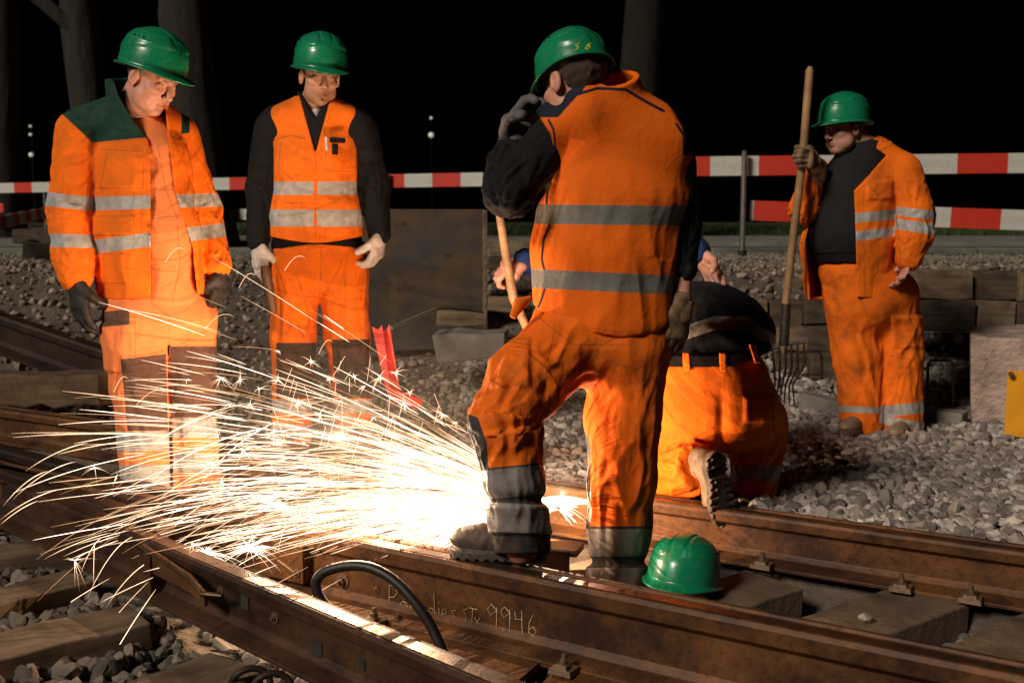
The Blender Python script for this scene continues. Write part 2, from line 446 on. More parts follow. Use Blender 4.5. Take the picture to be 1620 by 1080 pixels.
# ------------------------------------------------------------ boots
class BF:
    def __init__(s, C, fwd, up):
        s.C = np.asarray(C, float); s.x = nrm(fwd); u = np.asarray(up, float); s.z = nrm(u-s.x*np.dot(u, s.x)); s.y = np.cross(s.z, s.x)
    def loc(s, Q): v = Q-s.C; return np.stack([v@s.x, v@s.y, v@s.z], 1)
    def w(s, p): return s.C+s.x*p[0]+s.y*p[1]+s.z*p[2]
def boot(parent, C, fwd, up, mat=None, s=1.0, h=.005, shaft=.09, tread=True):
    fr = BF(C, fwd, up)
    def f(Q):
        L = fr.loc(Q)/s; x, y, z = L[:, 0], L[:, 1], L[:, 2]
        wv = .041+.010*np.exp(-((x-.13)/.06)**2)-.006*np.exp(-((x-.03)/.04)**2)
        ex = np.abs(x-.065)-.135; ey = np.abs(y)-wv
        cr = np.sqrt(np.maximum(ex+.045, 0)**2+np.maximum(ey+.045, 0)**2)-.045
        sole = smax(cr, np.abs(z+.088+.0*x)-.015, .006)
        if tread:
            g = np.maximum(np.abs(((x+.5) % .026)-.013)-.0045, z+.094)
            g = np.maximum(g, .018-np.abs(y))
            sole = np.maximum(sole, -g)
            sole = np.maximum(sole, -np.maximum(np.abs(x-.005)-.016, z+.09))
        d = ellp(L, (.125, 0, -.052), (.073, .047, .036))
        d = smin(d, cap(L, (.0, 0, -.045), (.1, 0, -.05), .045, .038), .02)
        d = smin(d, cap(L, (-.022, 0, shaft), (-.02, 0, -.04), .047, .044), .03)
        d = np.maximum(d, -(z+.086)); d = np.maximum(d, z-shaft)
        d = d-.0025*np.abs(pnoise(L*np.array([38, 14, 38])))*1.5
        return np.minimum(d, sole)*s
    lo = np.min([fr.w((a, b, c)) for a in (-.1*s, .23*s) for b in (-.08*s, .08*s) for c in (-.12*s, (shaft+.03)*s)], 0)
    hi = np.max([fr.w((a, b, c)) for a in (-.1*s, .23*s) for b in (-.08*s, .08*s) for c in (-.12*s, (shaft+.03)*s)], 0)
    o = sdf_obj('boot', parent, mat or M_boot, f, lo, hi, h, lambda V: {'patch': -.068*s-fr.loc(V)[:, 2]})
    def fs(Q): return f(Q)
    # laces
    mb = MB()
    for i in range(5):
        xx = .075-.022*i; zz = -.012+.021*i
        mb.tube([fr.w((xx*s, -.03*s, (zz-.012)*s)), fr.w(((xx+.006)*s, 0, (zz+.006)*s)), fr.w((xx*s, .03*s, (zz-.012)*s))], .0028*s, 5)
    mb.build('laces', M_sole, o)
    return o
# ------------------------------------------------------------ helmet
def helmet(parent, fr, s=1.0, name='hard_hat', hp=-8, top=False):
    NP, NR = 120, 44
    Rx, Ry, Rz = .109, .133, .120
    cz, cy = .060, -.004
    fr = fr.tilt(hp)
    phi = np.arange(NP)/NP*2*np.pi; cp, sp = np.cos(phi), np.sin(phi)
    rows = []
    front = np.clip(sp, 0, 1); back = np.clip(-sp, 0, 1)
    rim = -.018*np.ones(NP)-.012*back**2+.014*np.exp(-((sp-0.05)/.5)**2)*0
    for j in range(NR+1):
        t = j/NR; a = t*np.pi/2
        k = np.sin(a)**.93
        x = Rx*k*cp; y = Ry*k*sp; z = Rz*np.cos(a)**.97+np.zeros(NP)
        lowf = sstep(.75, 1, np.full(NP, t)); z = z+lowf*rim
        # central raised spine
        ridge = .0045*(1-sstep(.017, .022, np.abs(x)))*(sstep(-.11, -.09, y)*(1-sstep(.085, .1, y)))
        # panel step: lower skirt narrower than shell
        crease = .046+.018*sp-.02*back
        step = .0035*sstep(-.0035, .0035, z-crease-.0)*(sstep(.02, .03, np.abs(x)))
        # recessed side panel outline
        pan = .003*((sstep(.4, .46, np.abs(cp))))*sstep(.058, .064, z)*(1-sstep(.098, .104, z))
        off = ridge+step+pan
        nx, ny, nz = x/Rx**2, y/Ry**2, np.maximum(z, 0)/Rz**2; L = np.sqrt(nx**2+ny**2+nz**2)+1e-9
        rows.append(np.stack([x+nx/L*off, y+cy+ny/L*off, z+cz+nz/L*off], 1))
    # rim flare and brim
    lx, ly = rows[-1][:, 0], rows[-1][:, 1]; lz = rows[-1][:, 2]
    for q, (o_, dz) in enumerate([(.004, -.004), (.008, -.006), (.010, -.0045), (.010, -.009), (.006, -.011)]):
        br = o_+(.034*front**3+.004*back)*min(1, (q+1)/3.0); dzz = dz-.012*front**3*min(1, (q+1)/3)
        rows.append(np.stack([lx+cp*br*.9, ly+sp*br, lz+dzz], 1))
    for q in range(6):
        t = (1, .96, .8, .55, .3, .05)[q]
        zz = lz*0+(cz-.02)+(1-t**2)**.5*Rz*.9
        rows.append(np.stack([(Rx-.006)*t*cp, (Ry-.006)*t*sp+cy, np.where(q == 0, lz, zz)], 1))
    V = np.concatenate(rows)*s; n = len(rows)
    Vw = fr.C+V[:, :1]*fr.x+V[:, 1:2]*fr.y+V[:, 2:3]*fr.z
    F = []
    for j in range(n-1):
        a = np.arange(NP); b = (a+1) % NP
        F.append(np.stack([j*NP+a, (j+1)*NP+a, (j+1)*NP+b, j*NP+b], 1))
    F = np.concatenate(F)
    det = np.linalg.det(np.array([fr.x, fr.y, fr.z]))
    if det > 0: pass
    else: F = F[:, ::-1]
    me = npmesh(name, Vw, F, M_helm)
    if top:
        o = link(name, me, parent)
    else: o = link(name, me, parent)
    # vents
    for sx in (-1, 1):
        for i in range(3):
            mb = MB()
            yy = -.03+.022*i
            xx = .088; zz = cz+.075
            p = fr.w((sx*xx*s, yy*s, zz*s)); q = fr.w((sx*(xx+.006)*s, (yy)*s, (zz+.004)*s))
            mb.tube([p, q], .0035*s, 8)
            mb.build('vent', M_belt, o)
    # inner headband
    mb = MB(); rr = []
    for i in range(33):
        a = i/32*2*math.pi; rr.append(fr.w((.088*math.cos(a)*s, (.108*math.sin(a)+cy)*s, (.040)*s)))
    mb.tube(rr, .010*s, 6, caps=False, flat=.5); mb.build('headband', M_belt, o)
    return o
def hair(parent, fr, mat, s=1.0, low=-.03, fs=.05):
    def f(Q):
        L = fr.loc(Q)/s
        d = ellp(L, (0, -.016, .042), (.084, .100, .092))
        d = d-.004*pnoise(L*np.array([60, 25, 60]))
        cut = np.maximum((L[:, 1]-.02)-.0*L[:, 2]-.25*np.maximum(L[:, 2]-.03, 0)*3, (low-L[:, 2])-np.maximum(-L[:, 1]-.03, 0)*.55)
        ear = -ellp(L, (0, -.004, -.01), (.2, .022, .036))
        d = np.maximum(d, cut); d = np.maximum(d, ear)
        return np.maximum(d, -(ellp(L, (0, -.012, .045), (.074, .093, .085))))*s
    c = fr.C; r = .14*s
    return sdf_obj('hair', parent, mat, f, c-r, c+r, .004)
def body(parent, mat, fr, chs, hands=(), neck=None, fat=0.0, hs=1.0, h=.0042, shrink=.62, extra=(), **hk):
    sh = [c.scaled(shrink) for c in chs]; ex = list(extra)
    nk = [neck] if neck is not None else []
    allc = sh+ex+nk
    hc = [c for pr in hands for c in pr]
    lo, hi = tight(allc+hc, .02); lo = np.minimum(lo, fr.C-.16); hi = np.maximum(hi, fr.C+.2)
    def f(Q):
        d = union(sh, .04)(Q)
        for c in ex: d = smin(d, c(Q), .012)
        if nk: 
            hd = head_sdf(Q, fr, fat, hs); d = smin(d, smin(hd, nk[0](Q), .02), .02)
        else: d = smin(d, head_sdf(Q, fr, fat, hs), .02)
        for pr in hands: d = smin(d, hand_sdf(Q, pr), .008)
        return d
    V, F = mesh_sdf(f, lo, hi, h)
    # refine the face: subdivide there and settle the new points on the surface
    import bmesh
    me0 = npmesh('tmp', V, F); bm = bmesh.new(); bm.from_mesh(me0); bpy.data.meshes.remove(me0)
    for rnd in range(2):
        Vc = np.array([v.co[:] for v in bm.verts]); L = fr.loc(Vc)/hs
        okv = (L[:, 1] > -.035) & (L[:, 2] > -.125) & (L[:, 2] < .055) & (np.abs(L[:, 0]) < .1) & (np.linalg.norm(L, axis=1) < .16)
        if rnd: okv &= (L[:, 1] > .04)
        bm.verts.ensure_lookup_table(); ed = [e for e in bm.edges if okv[e.verts[0].index] and okv[e.verts[1].index]]
        bmesh.ops.subdivide_edges(bm, edges=ed, cuts=1, use_grid_fill=True); bm.verts.index_update()
    bmesh.ops.triangulate(bm, faces=[f_ for f_ in bm.faces])
    Vc = np.array([v.co[:] for v in bm.verts]); L = fr.loc(Vc)/hs
    k = np.where((L[:, 1] > -.05) & (L[:, 2] > -.14) & (L[:, 2] < .07) & (np.linalg.norm(L, axis=1) < .18))[0]; Q = Vc[k]
    for it in range(4):
        d0 = f(Q); g = np.stack([(f(Q+e_)-f(Q-e_))/.0016 for e_ in np.eye(3)*.0008], 1); g2 = np.maximum((g**2).sum(1), .3)
        Q = Q-np.clip(d0/g2, -.003, .003)[:, None]*g
    Vc[k] = Q; V = Vc; F = np.array([[v.index for v in f_.verts] for f_ in bm.faces]); bm.free()
    l, b, s_ = head_attrs(V, fr, hs, **hk)
    return link('body', npmesh('body', V, F, mat, True, {'lip': ('POINT', l), 'brow': ('POINT', b), 'stubble': ('POINT', s_)}), parent)
def bandp(px, py, Y, lines):
    """signed distance (m) to bands [(y0,slope,x0,half,xmin,xmax)]"""
    out = np.full(len(px), -1.)
    for y0, sl, x0, hf, xa, xb in lines:
        e = hf-np.abs(py-(y0+sl*(px-x0))); e = np.minimum(e, np.minimum(px-xa, xb-px)); out = np.maximum(out, e*Y/FPX)
    return out
def polyline_x(py, pts):
    ys = [p[1] for p in pts]; xs = [p[0] for p in pts]; return np.interp(py, ys, xs)
# ============================================================ PEOPLE
def seams(V, px, py, Y, segs, w=.0022):
    """thin stitched lines along pixel polylines, near side only (segs: [(pts, ymax)])"""
    out = np.full(len(V), -1.)
    for pts, ymax in segs:
        for (x0, y0), (x1, y1) in zip(pts[:-1], pts[1:]):
            ab = np.array([x1-x0, y1-y0], float); L2 = ab@ab
            t = np.clip(((px-x0)*ab[0]+(py-y0)*ab[1])/L2, 0, 1)
            dd = np.hypot(px-x0-t*ab[0], py-y0-t*ab[1])*Y/FPX
            e = w-dd; e[Y > ymax] = -1; out = np.maximum(out, e)
    return out
def pocket(px, py, Y, x0, y0, x1, y1, ymax, soft=3.0):
    e = np.minimum(np.minimum(px-x0, x1-px), np.minimum(py-y0, y1-py))
    return sstep(-soft, soft, e)*(Y < ymax)

# ------------------------------------------------------------ man in green-yoked jacket
def man_one():
    Y = 4.1
    t = thing('person', 'older man in unzipped orange jacket with dark green shoulders, gazing down past the sparks', 'person', P(270, 780, 4.1), 'railway workers gathered at the cut')
    fr = Frame(P(239, 126, 4.08), 64, 31, 3)
    torso = pch([(226, 205, 4.15, 44, 32), (238, 255, 4.12, 62, 46), (246, 370, 4.10, 70, 58), (244, 480, 4.1, 70, 50)], side=(.85, -.5, 0))
    lleg = pch([(218, 500, 4.06, 55, 52), (221, 610, 4.05, 43, 42), (232, 700, 4.08, 42, 40), (238, 772, 4.1, 47, 44)], amp=[.006, .009, .008, .006], fs=7, seed=1)
    rleg = pch([(296, 500, 4.16, 46, 48), (303, 610, 4.15, 38, 40), (306, 700, 4.17, 36, 38), (312, 774, 4.18, 39, 42)], amp=[.006, .009, .008, .006], fs=7, seed=2)
    neck = Chain([P(222, 200, 4.14), P(226, 150, 4.11), P(232, 128, 4.09)], [.068, .062, .055], [.068, .064, .055])
    la = pch([(130, 212, 4.12, 33), (112, 345, 4.07, 30), (122, 440, 3.98, 22)]); ra = pch([(285, 215, 4.22, 26), (325, 330, 4.24, 24), (347, 425, 4.15, 19)])
    hl = hand_prims(P(122, 446, 3.97), (.06, -.1, -1), (.55, .8, 0), 1, s=1.05, curl=16, grow=.005, spread=3)
    hr = hand_prims(P(349, 432, 4.14), (.0, -.1, -1), (-.7, .5, 0), -1, s=.95, curl=44, grow=.005, spread=2)
    body(t, M_skin1, fr, [torso, lleg, rleg, la, ra], neck=neck, fat=.007, h=.0038)
    glove(t, M_gdark, hl); glove(t, M_gdark, hr)
    hair(t, fr, M_hgrey, low=-.05)
    helmet(t, fr, 1.03, hp=-14)
    # overalls: bib front and wide legs
    tw = Chain(torso.p, torso.W, torso.D, torso.side, amp=[0, .004, .006, .006], fs=5, ft=1.4, seed=3)
    def fo(Q):
        px, py, y = proj(Q)
        d = tw(Q); lg = smin(lleg(Q), rleg(Q), .02)
        skirt = pch_cache('m1skirt', [(243, 470, 4.1, 76, 56), (243, 535, 4.11, 66, 50)], side=(.85, -.4, 0), k=.03)(Q)
        gap = np.abs(px-(266+.02*(py-500)))*Y/FPX-.005
        skirt = np.maximum(skirt, -np.maximum(gap*-1 if False else -gap, 520*0+(505-py)*Y/FPX*-1*-1)) if False else skirt
        d = smin(d, lg, .03); d = smin(d, skirt, .03)
        d = smax(d, -np.maximum(gap, (545+14*(px < 262)-py)*Y/FPX), .01)
        d = d-.014*pocket(px, py, y, 150, 512, 214, 588, 4.12, 5)-.004*pocket(px, py, y, 243, 300, 300, 352, 4.1)
        d = d-.006*pocket(px, py, y, 192, 562, 264, 680, 4.1, 2)-.006*pocket(px, py, y, 268, 548, 342, 660, 4.2, 2)
        return d
    def ao(V):
        px, py, y = proj(V)
        tp = bandp(px, py, y, [(697, -.03, 240, 16, 0, 272), (752, -.02, 240, 17, 0, 272), (676, -.0, 300, 16, 272, 400), (731, -.0, 300, 15, 272, 400)])
        pa = np.minimum(np.minimum(px-polyline_x(py, [(190, 560), (196, 620), (202, 685)]), polyline_x(py, [(263, 560), (266, 690)])-px), np.minimum(py-polyline_x(px, [(570, 190), (556, 262)]) if False else py-(568-.12*(px-192)), 681-py))
        pb = np.minimum(np.minimum(px-269, 345-px), np.minimum(py-548, 660-py))
        pouch = np.minimum(np.minimum(px-134, 205-px), np.minimum(py-(497-.12*(px-134)), (520-.1*(px-134))-py))
        p = np.maximum(np.maximum(pa, pb), pouch)*y/FPX; p[(y > 4.2)] = -1
        sm = seams(V, px, py, y, [([(238, 240), (240, 480), (268, 500), (268, 545)], 4.15), ([(250, 230), (262, 300), (280, 345), (285, 420), (272, 480)], 4.2), ([(240, 345), (300, 340)], 4.15), ([(150, 512), (214, 508), (214, 588), (150, 590)], 4.12), ([(206, 560), (195, 600), (206, 690), (206, 770)], 4.12), ([(192, 566), (262, 556)], 4.2), ([(268, 548), (340, 548)], 4.2), ([(268, 660), (345, 660)], 4.3), ([(200, 682), (266, 682)], 4.3)])
        return {'tape': tp, 'patch': p, 'seam': sm}
    lo, hi = tight([tw, lleg, rleg], .06)
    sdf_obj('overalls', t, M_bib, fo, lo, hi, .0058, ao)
    # jacket
    jt = pch([(226, 205, 4.14, 62, 48), (222, 260, 4.13, 84, 58), (232, 370, 4.10, 88, 68), (238, 462, 4.1, 92, 66)], side=(.88, -.4, 0), amp=[0, .006, .009, .008], fs=6, ft=1.8, seed=5)
    sh = pch([(132, 203, 4.12, 34, 32), (212, 178, 4.14, 36, 34), (285, 206, 4.2, 22, 26)], k=.03)
    sl = pch([(128, 212, 4.12, 39, 36), (113, 330, 4.06, 35, 34), (117, 400, 4.02, 33, 32), (120, 436, 3.99, 27, 26)], amp=[.004, .01, .012, .006], fs=11, ft=1.5, seed=6)
    sr = pch([(288, 215, 4.21, 26, 30), (322, 330, 4.24, 25, 27), (343, 420, 4.16, 23, 23)], amp=[.004, .01, .008], fs=11, ft=1.5, seed=7)
    ca, cb = P(224, 210, 4.12), P(209, 122, 4.09)
    col = Chain([ca, cb], [.130, .102], [.11, .092], (.9, -.4, 0))
    def opening(Q):
        px, py, y = proj(Q)
        xl = polyline_x(py, [(168, 95), (178, 122), (187, 150), (208, 187), (234, 220), (238, 240), (239, 520)])
        xr = polyline_x(py, [(258, 130), (264, 200), (276, 300), (304, 390), (318, 520)])
        return np.minimum(np.minimum(px-xl, xr-px)*Y/FPX, 4.13-y+.0*py)
    def fj(Q):
        d = smin(jt(Q), sh(Q), .05)
        px, py, y = proj(Q)
        d = d-.007*pocket(px, py, y, 158, 236, 226, 298, 4.1, 3)-.007*pocket(px, py, y, 146, 340, 212, 372, 4.1, 3)-.006*pocket(px, py, y, 150, 402, 210, 448, 4.1, 3)
        hem = py-(472-.06*(px-200))
        d = np.maximum(d, hem*Y/FPX)
        inner = d+.011
        c = np.abs(col(Q)+.006)-.006
        up = cb-ca; h_ = (Q-ca)@nrm(up)
        c = np.maximum(c, h_-np.linalg.norm(up)*1.0+.1*0); c = np.maximum(c, .02-h_)
        d = np.maximum(d, -inner); d = smin(d, c, .006)
        op = opening(Q)
        d = np.maximum(d, op)
        d = smin(d, np.maximum(smin(sl(Q), 9, 0), -9), .02); d = smin(d, sr(Q), .02)
        return d
    def aj(V):
        px, py, y = proj(V)
        dT = smin(jt(V), sh(V), .02); dL = sl(V); dR = sr(V)
        arm = (dL < dT-.004)
        tb = bandp(px, py, y, [(322, -.03, 160, 10.5, 0, 400), (389, -.13, 160, 11, 0, 400)])
        ab = bandp(px, py, y, [(319, .12, 110, 11, 0, 400), (381, .02, 110, 10.5, 0, 400)])
        tp = np.where(arm, ab, tb)
        yk = np.minimum((226-.1*(px-145))-py, px-(104+(py-186)*1.08)); yk = np.minimum(yk, np.maximum(240-px, px-287)); yk = np.minimum(yk, 300-px)
        sm = seams(V, px, py, y, [([(158, 236), (228, 240), (226, 298), (158, 298), (170, 240)], 4.1), ([(146, 342), (214, 342)], 4.1), ([(146, 372), (214, 372)], 4.1), ([(150, 402), (212, 402), (210, 448), (152, 448)], 4.1), ([(212, 302), (212, 460)], 4.1), ([(105, 186), (146, 226), (150, 300), (146, 330)], 4.1), ([(148, 228), (233, 218)], 4.1), ([(232, 220), (236, 470)], 4.1)], .0018)
        return {'tape': tp, 'patch': np.minimum(yk, 240-py)*y/FPX, 'seam': sm}
    lo, hi = tight([jt, sl, sr, col, sh], .03)
    sdf_obj('jacket', t, M_jacket, fj, lo, hi, .0055, aj)
    for a in ((232, 222), (238, 250), (238, 330)):
        m = MB(); c = P(a[0]-5, a[1]-4, 3.83 if a[1] > 230 else 3.95)
    bt = P(238, 772, 4.08)
    boot(t, [P(238, 770, 4.08)[0], 4.08, .165], (.25, -.97, 0), (0, 0, 1)); boot(t, [P(314, 770, 4.18)[0], 4.18, .155], (.4, -.9, 0), (0, 0, 1))
_pc = {}
def pch_cache(key, spec, **kw):
    if key not in _pc: _pc[key] = pch(spec, **kw)
    return _pc[key]

# ------------------------------------------------------------ man in vest with white gloves
def man_two():
    Y = 4.9
    t = thing('person', 'man in orange vest over black fleece wearing white gloves, standing behind the sparks', 'person', P(510, 700, Y), 'railway workers gathered at the cut')
    fr = Frame(P(506, 123, 4.87), 22, 17, 3)
    torso = pch([(500, 195, Y, 52, 34), (499, 250, Y, 66, 40), (500, 330, Y, 66, 42), (503, 385, Y, 66, 38)])
    ll = pch([(468, 425, Y, 38, 42), (464, 530, Y, 35, 37), (463, 620, Y, 30, 32), (461, 690, Y, 31, 32)], amp=[.006, .008, .009, .008], fs=6, seed=11)
    rl = pch([(543, 425, Y, 38, 42), (549, 530, Y, 35, 37), (557, 620, Y, 29, 32), (562, 690, Y, 30, 32)], amp=[.006, .008, .009, .008], fs=6, seed=12)
    neck = Chain([P(500, 200, 4.93), P(501, 160, 4.92), P(504, 135, 4.89)], [.066, .060, .055], [.066, .06, .055])
    la = pch([(431, 206, Y, 29), (414, 296, 4.95, 24), (408, 380, 4.85, 18)], amp=[.002, .008, .004], fs=12, seed=13)
    ra = pch([(569, 206, Y, 29), (592, 296, 4.95, 24), (600, 370, 4.85, 18)], amp=[.002, .008, .004], fs=12, seed=14)
    hl = hand_prims(P(409, 388, 4.84), (.06, -.1, -1), (.6, .75, 0), 1, s=1.08, curl=20, grow=.005, spread=2)
    hr = hand_prims(P(601, 372, 4.84), (-.12, -.15, -1), (-.85, .3, 0), -1, s=1.08, curl=42, grow=.005, spread=2)
    body(t, M_skin2, fr, [torso, ll, rl, la, ra], neck=neck, hs=1.0, h=.004, goatee=True, stub=True)
    glove(t, M_gwhite, hl, h=.0034); glove(t, M_gwhite, hr, h=.0034)
    hair(t, fr, M_hdark, low=-.03)
    helmet(t, fr, 1.08)
    fl = pch([(500, 200, Y, 58, 38), (499, 250, Y, 68, 42), (500, 330, Y, 69, 44), (503, 388, Y, 70, 42)])
    shd = pch([(440, 192, Y, 26), (499, 176, 4.92, 30), (559, 192, Y, 26)])
    ca, cb = P(499, 195, 4.92), P(501, 146, 4.90)
    col = Chain([ca, cb], [.115, .082], [.10, .078])
    def ff(Q):
        px, py, y = proj(Q)
        d = smin(fl(Q), shd(Q), .04); d = smin(d, la(Q), .02); d = smin(d, ra(Q), .02)
        v = np.minimum(.0+ (187-py)*.0017-np.abs((px-499)*Y/FPX)*1.0, 4.93-y)
        c = np.abs(col(Q)+.006)-.006; h_ = (Q-ca)@nrm(cb-ca); c = np.maximum(c, h_-np.linalg.norm(cb-ca)); c = np.maximum(c, .0-h_)
        d = smax(smin(d, c, .008), v, .01)
        return d
    lo, hi = tight([fl, la, ra, col, shd], .02)
    sdf_obj('fleece_jacket', t, M_black, ff, lo, hi, .0062)
    # undershirt
    us = Chain([P(500, 205, 4.86), P(501, 184, 4.88)], [.03, .03], [.05, .05])
    lo, hi = tight([us], .02); sdf_obj('undershirt', t, M_gwhite, us, lo, hi, .006)
    vt = pch([(500, 205, Y, 64, 42), (499, 255, Y, 73, 50), (500, 330, Y, 74, 50), (501, 378, Y, 76, 50)], amp=[.0, .006, .007, .009], fs=6, ft=2.0, seed=15)
    vs = pch([(447, 192, Y, 25, 30), (499, 176, 4.92, 32, 34), (552, 192, Y, 25, 30)])
    def fv(Q):
        px, py, y = proj(Q)
        d = smin(vt(Q), vs(Q), .04)
        d = d-.012*np.exp(-(((px-462)/22)**2+((py-258)/18)**2))*(y < Y)-.007*pocket(px, py, y, 515, 216, 566, 272, Y)-.005*pocket(px, py, y, 432, 216, 482, 280, Y, 4)
        half = polyline_x(py, [(72, 170), (71, 200), (66, 235), (66, 300), (75, 350), (79, 390)])
        half = half*Y/FPX
        d = smax(d, np.abs((px-499)*Y/FPX)-half, .006)
        vo = np.minimum((243-py)*.00079-np.abs((px-499)*Y/FPX)+.0, 4.95-y)
        vo2 = (px-499)**2*0+(np.hypot((px-500)*Y/FPX, (y-4.92))-.115)
        d = np.maximum(d, vo)
        d = smax(d, np.minimum(-(np.hypot((px-500)*Y/FPX, (y-4.92))-.098), (205-py)*.003), .005)
        hem = (376+8*np.cos((px-499)/40))-py
        d = smax(d, -hem*Y/FPX, .006)
        return np.maximum(d, -(vt(Q)+.016)) if False else d
    def av(V):
        px, py, y = proj(V)
        tp = bandp(px, py, y, [(298, 0, 499, 10.5, 0, 999), (345, .0, 499, 13.5, 0, 999)])
        tp = np.where(np.abs(px-499) < 1.6, -1, tp)
        sm = seams(V, px, py, y, [([(499, 238), (499, 382)], Y), ([(515, 216), (566, 218), (562, 272), (517, 270), (515, 216)], Y), ([(432, 222), (460, 214), (484, 220)], Y), ([(445, 226), (440, 262), (462, 284), (482, 270)], Y), ([(430, 320), (492, 322)], Y), ([(520, 322), (570, 316)], Y)], .0024)
        return {'tape': tp, 'seam': sm}
    lo, hi = tight([vt, vs], .03)
    sdf_obj('vest', t, M_org, fv, lo, hi, .0058, av)
    m = MB(); a = P(516, 217, 4.73); m.tube([P(516, 217, 4.735), P(517, 238, 4.725)], .007, 8); m.build('pen', M_gwhite, t)
    m = MB(); m.box(P(534, 222, 4.738), (.034, .006, .011), [(1, 0, -.06), (0, 1, 0), (.06, 0, 1)]); m.box(P(530, 236, 4.732), (.013, .008, .024)); m.build('pocket_radio', M_belt, t, .004)
    bl = pch([(503, 376, Y, 74, 45), (503, 392, Y, 73, 45)])
    def fb(Q):
        px, py, y = proj(Q); return np.maximum(bl(Q), np.abs(py-(384-6*np.cos((px-503)/35)+2))*Y/FPX-.02)
    lo, hi = tight([bl], .02); sdf_obj('belt', t, M_belt, fb, lo, hi, .007)
    hp = pch([(504, 398, Y, 73, 44), (504, 430, Y, 74, 46)], amp=.004, fs=5, seed=17)
    def ft_(Q):
        px, py, y = proj(Q)
        d = smin(hp(Q), smin(ll(Q), rl(Q), .012), .04)
        d = np.maximum(d, (388-4*np.cos((px-503)/35)-py)*Y/FPX)
        return d-.005*pocket(px, py, y, 434, 540, 500, 628, Y, 3)-.005*pocket(px, py, y, 527, 540, 583, 628, Y, 3)
    def at_(V):
        px, py, y = proj(V)
        tp = bandp(px, py, y, [(643, 0, 460, 11, 0, 999), (682, 0, 460, 10, 0, 999)])
        pa = np.minimum(np.minimum(px-437, 500-px), np.minimum(py-542, 630-py)); pb = np.minimum(np.minimum(px-(524+.1*(py-540)), 590-px), np.minimum(py-537, 630-py))
        p = np.maximum(pa, pb)*y/FPX; p[y > Y+.02] = -1
        sm = seams(V, px, py, y, [([(508, 390), (507, 440), (505, 470)], Y), ([(444, 470), (445, 540)], Y), ([(560, 455), (578, 462)], Y), ([(560, 470), (582, 475)], Y), ([(432, 410), (446, 440)], Y)], .0024)
        return {'tape': tp, 'patch': p, 'seam': sm}
    lo, hi = tight([hp, ll, rl], .03)
    sdf_obj('trousers', t, M_over, ft_, lo, hi, .0062, at_)
    z = P(461, 700, Y)[2]
    boot(t, [P(461, 700, Y)[0], Y-.02, z+.09], (-.15, -1, 0), (0, 0, 1), h=.007, tread=False); boot(t, [P(562, 700, Y)[0], Y-.02, z+.09], (.25, -1, 0), (0, 0, 1), h=.007, tread=False)

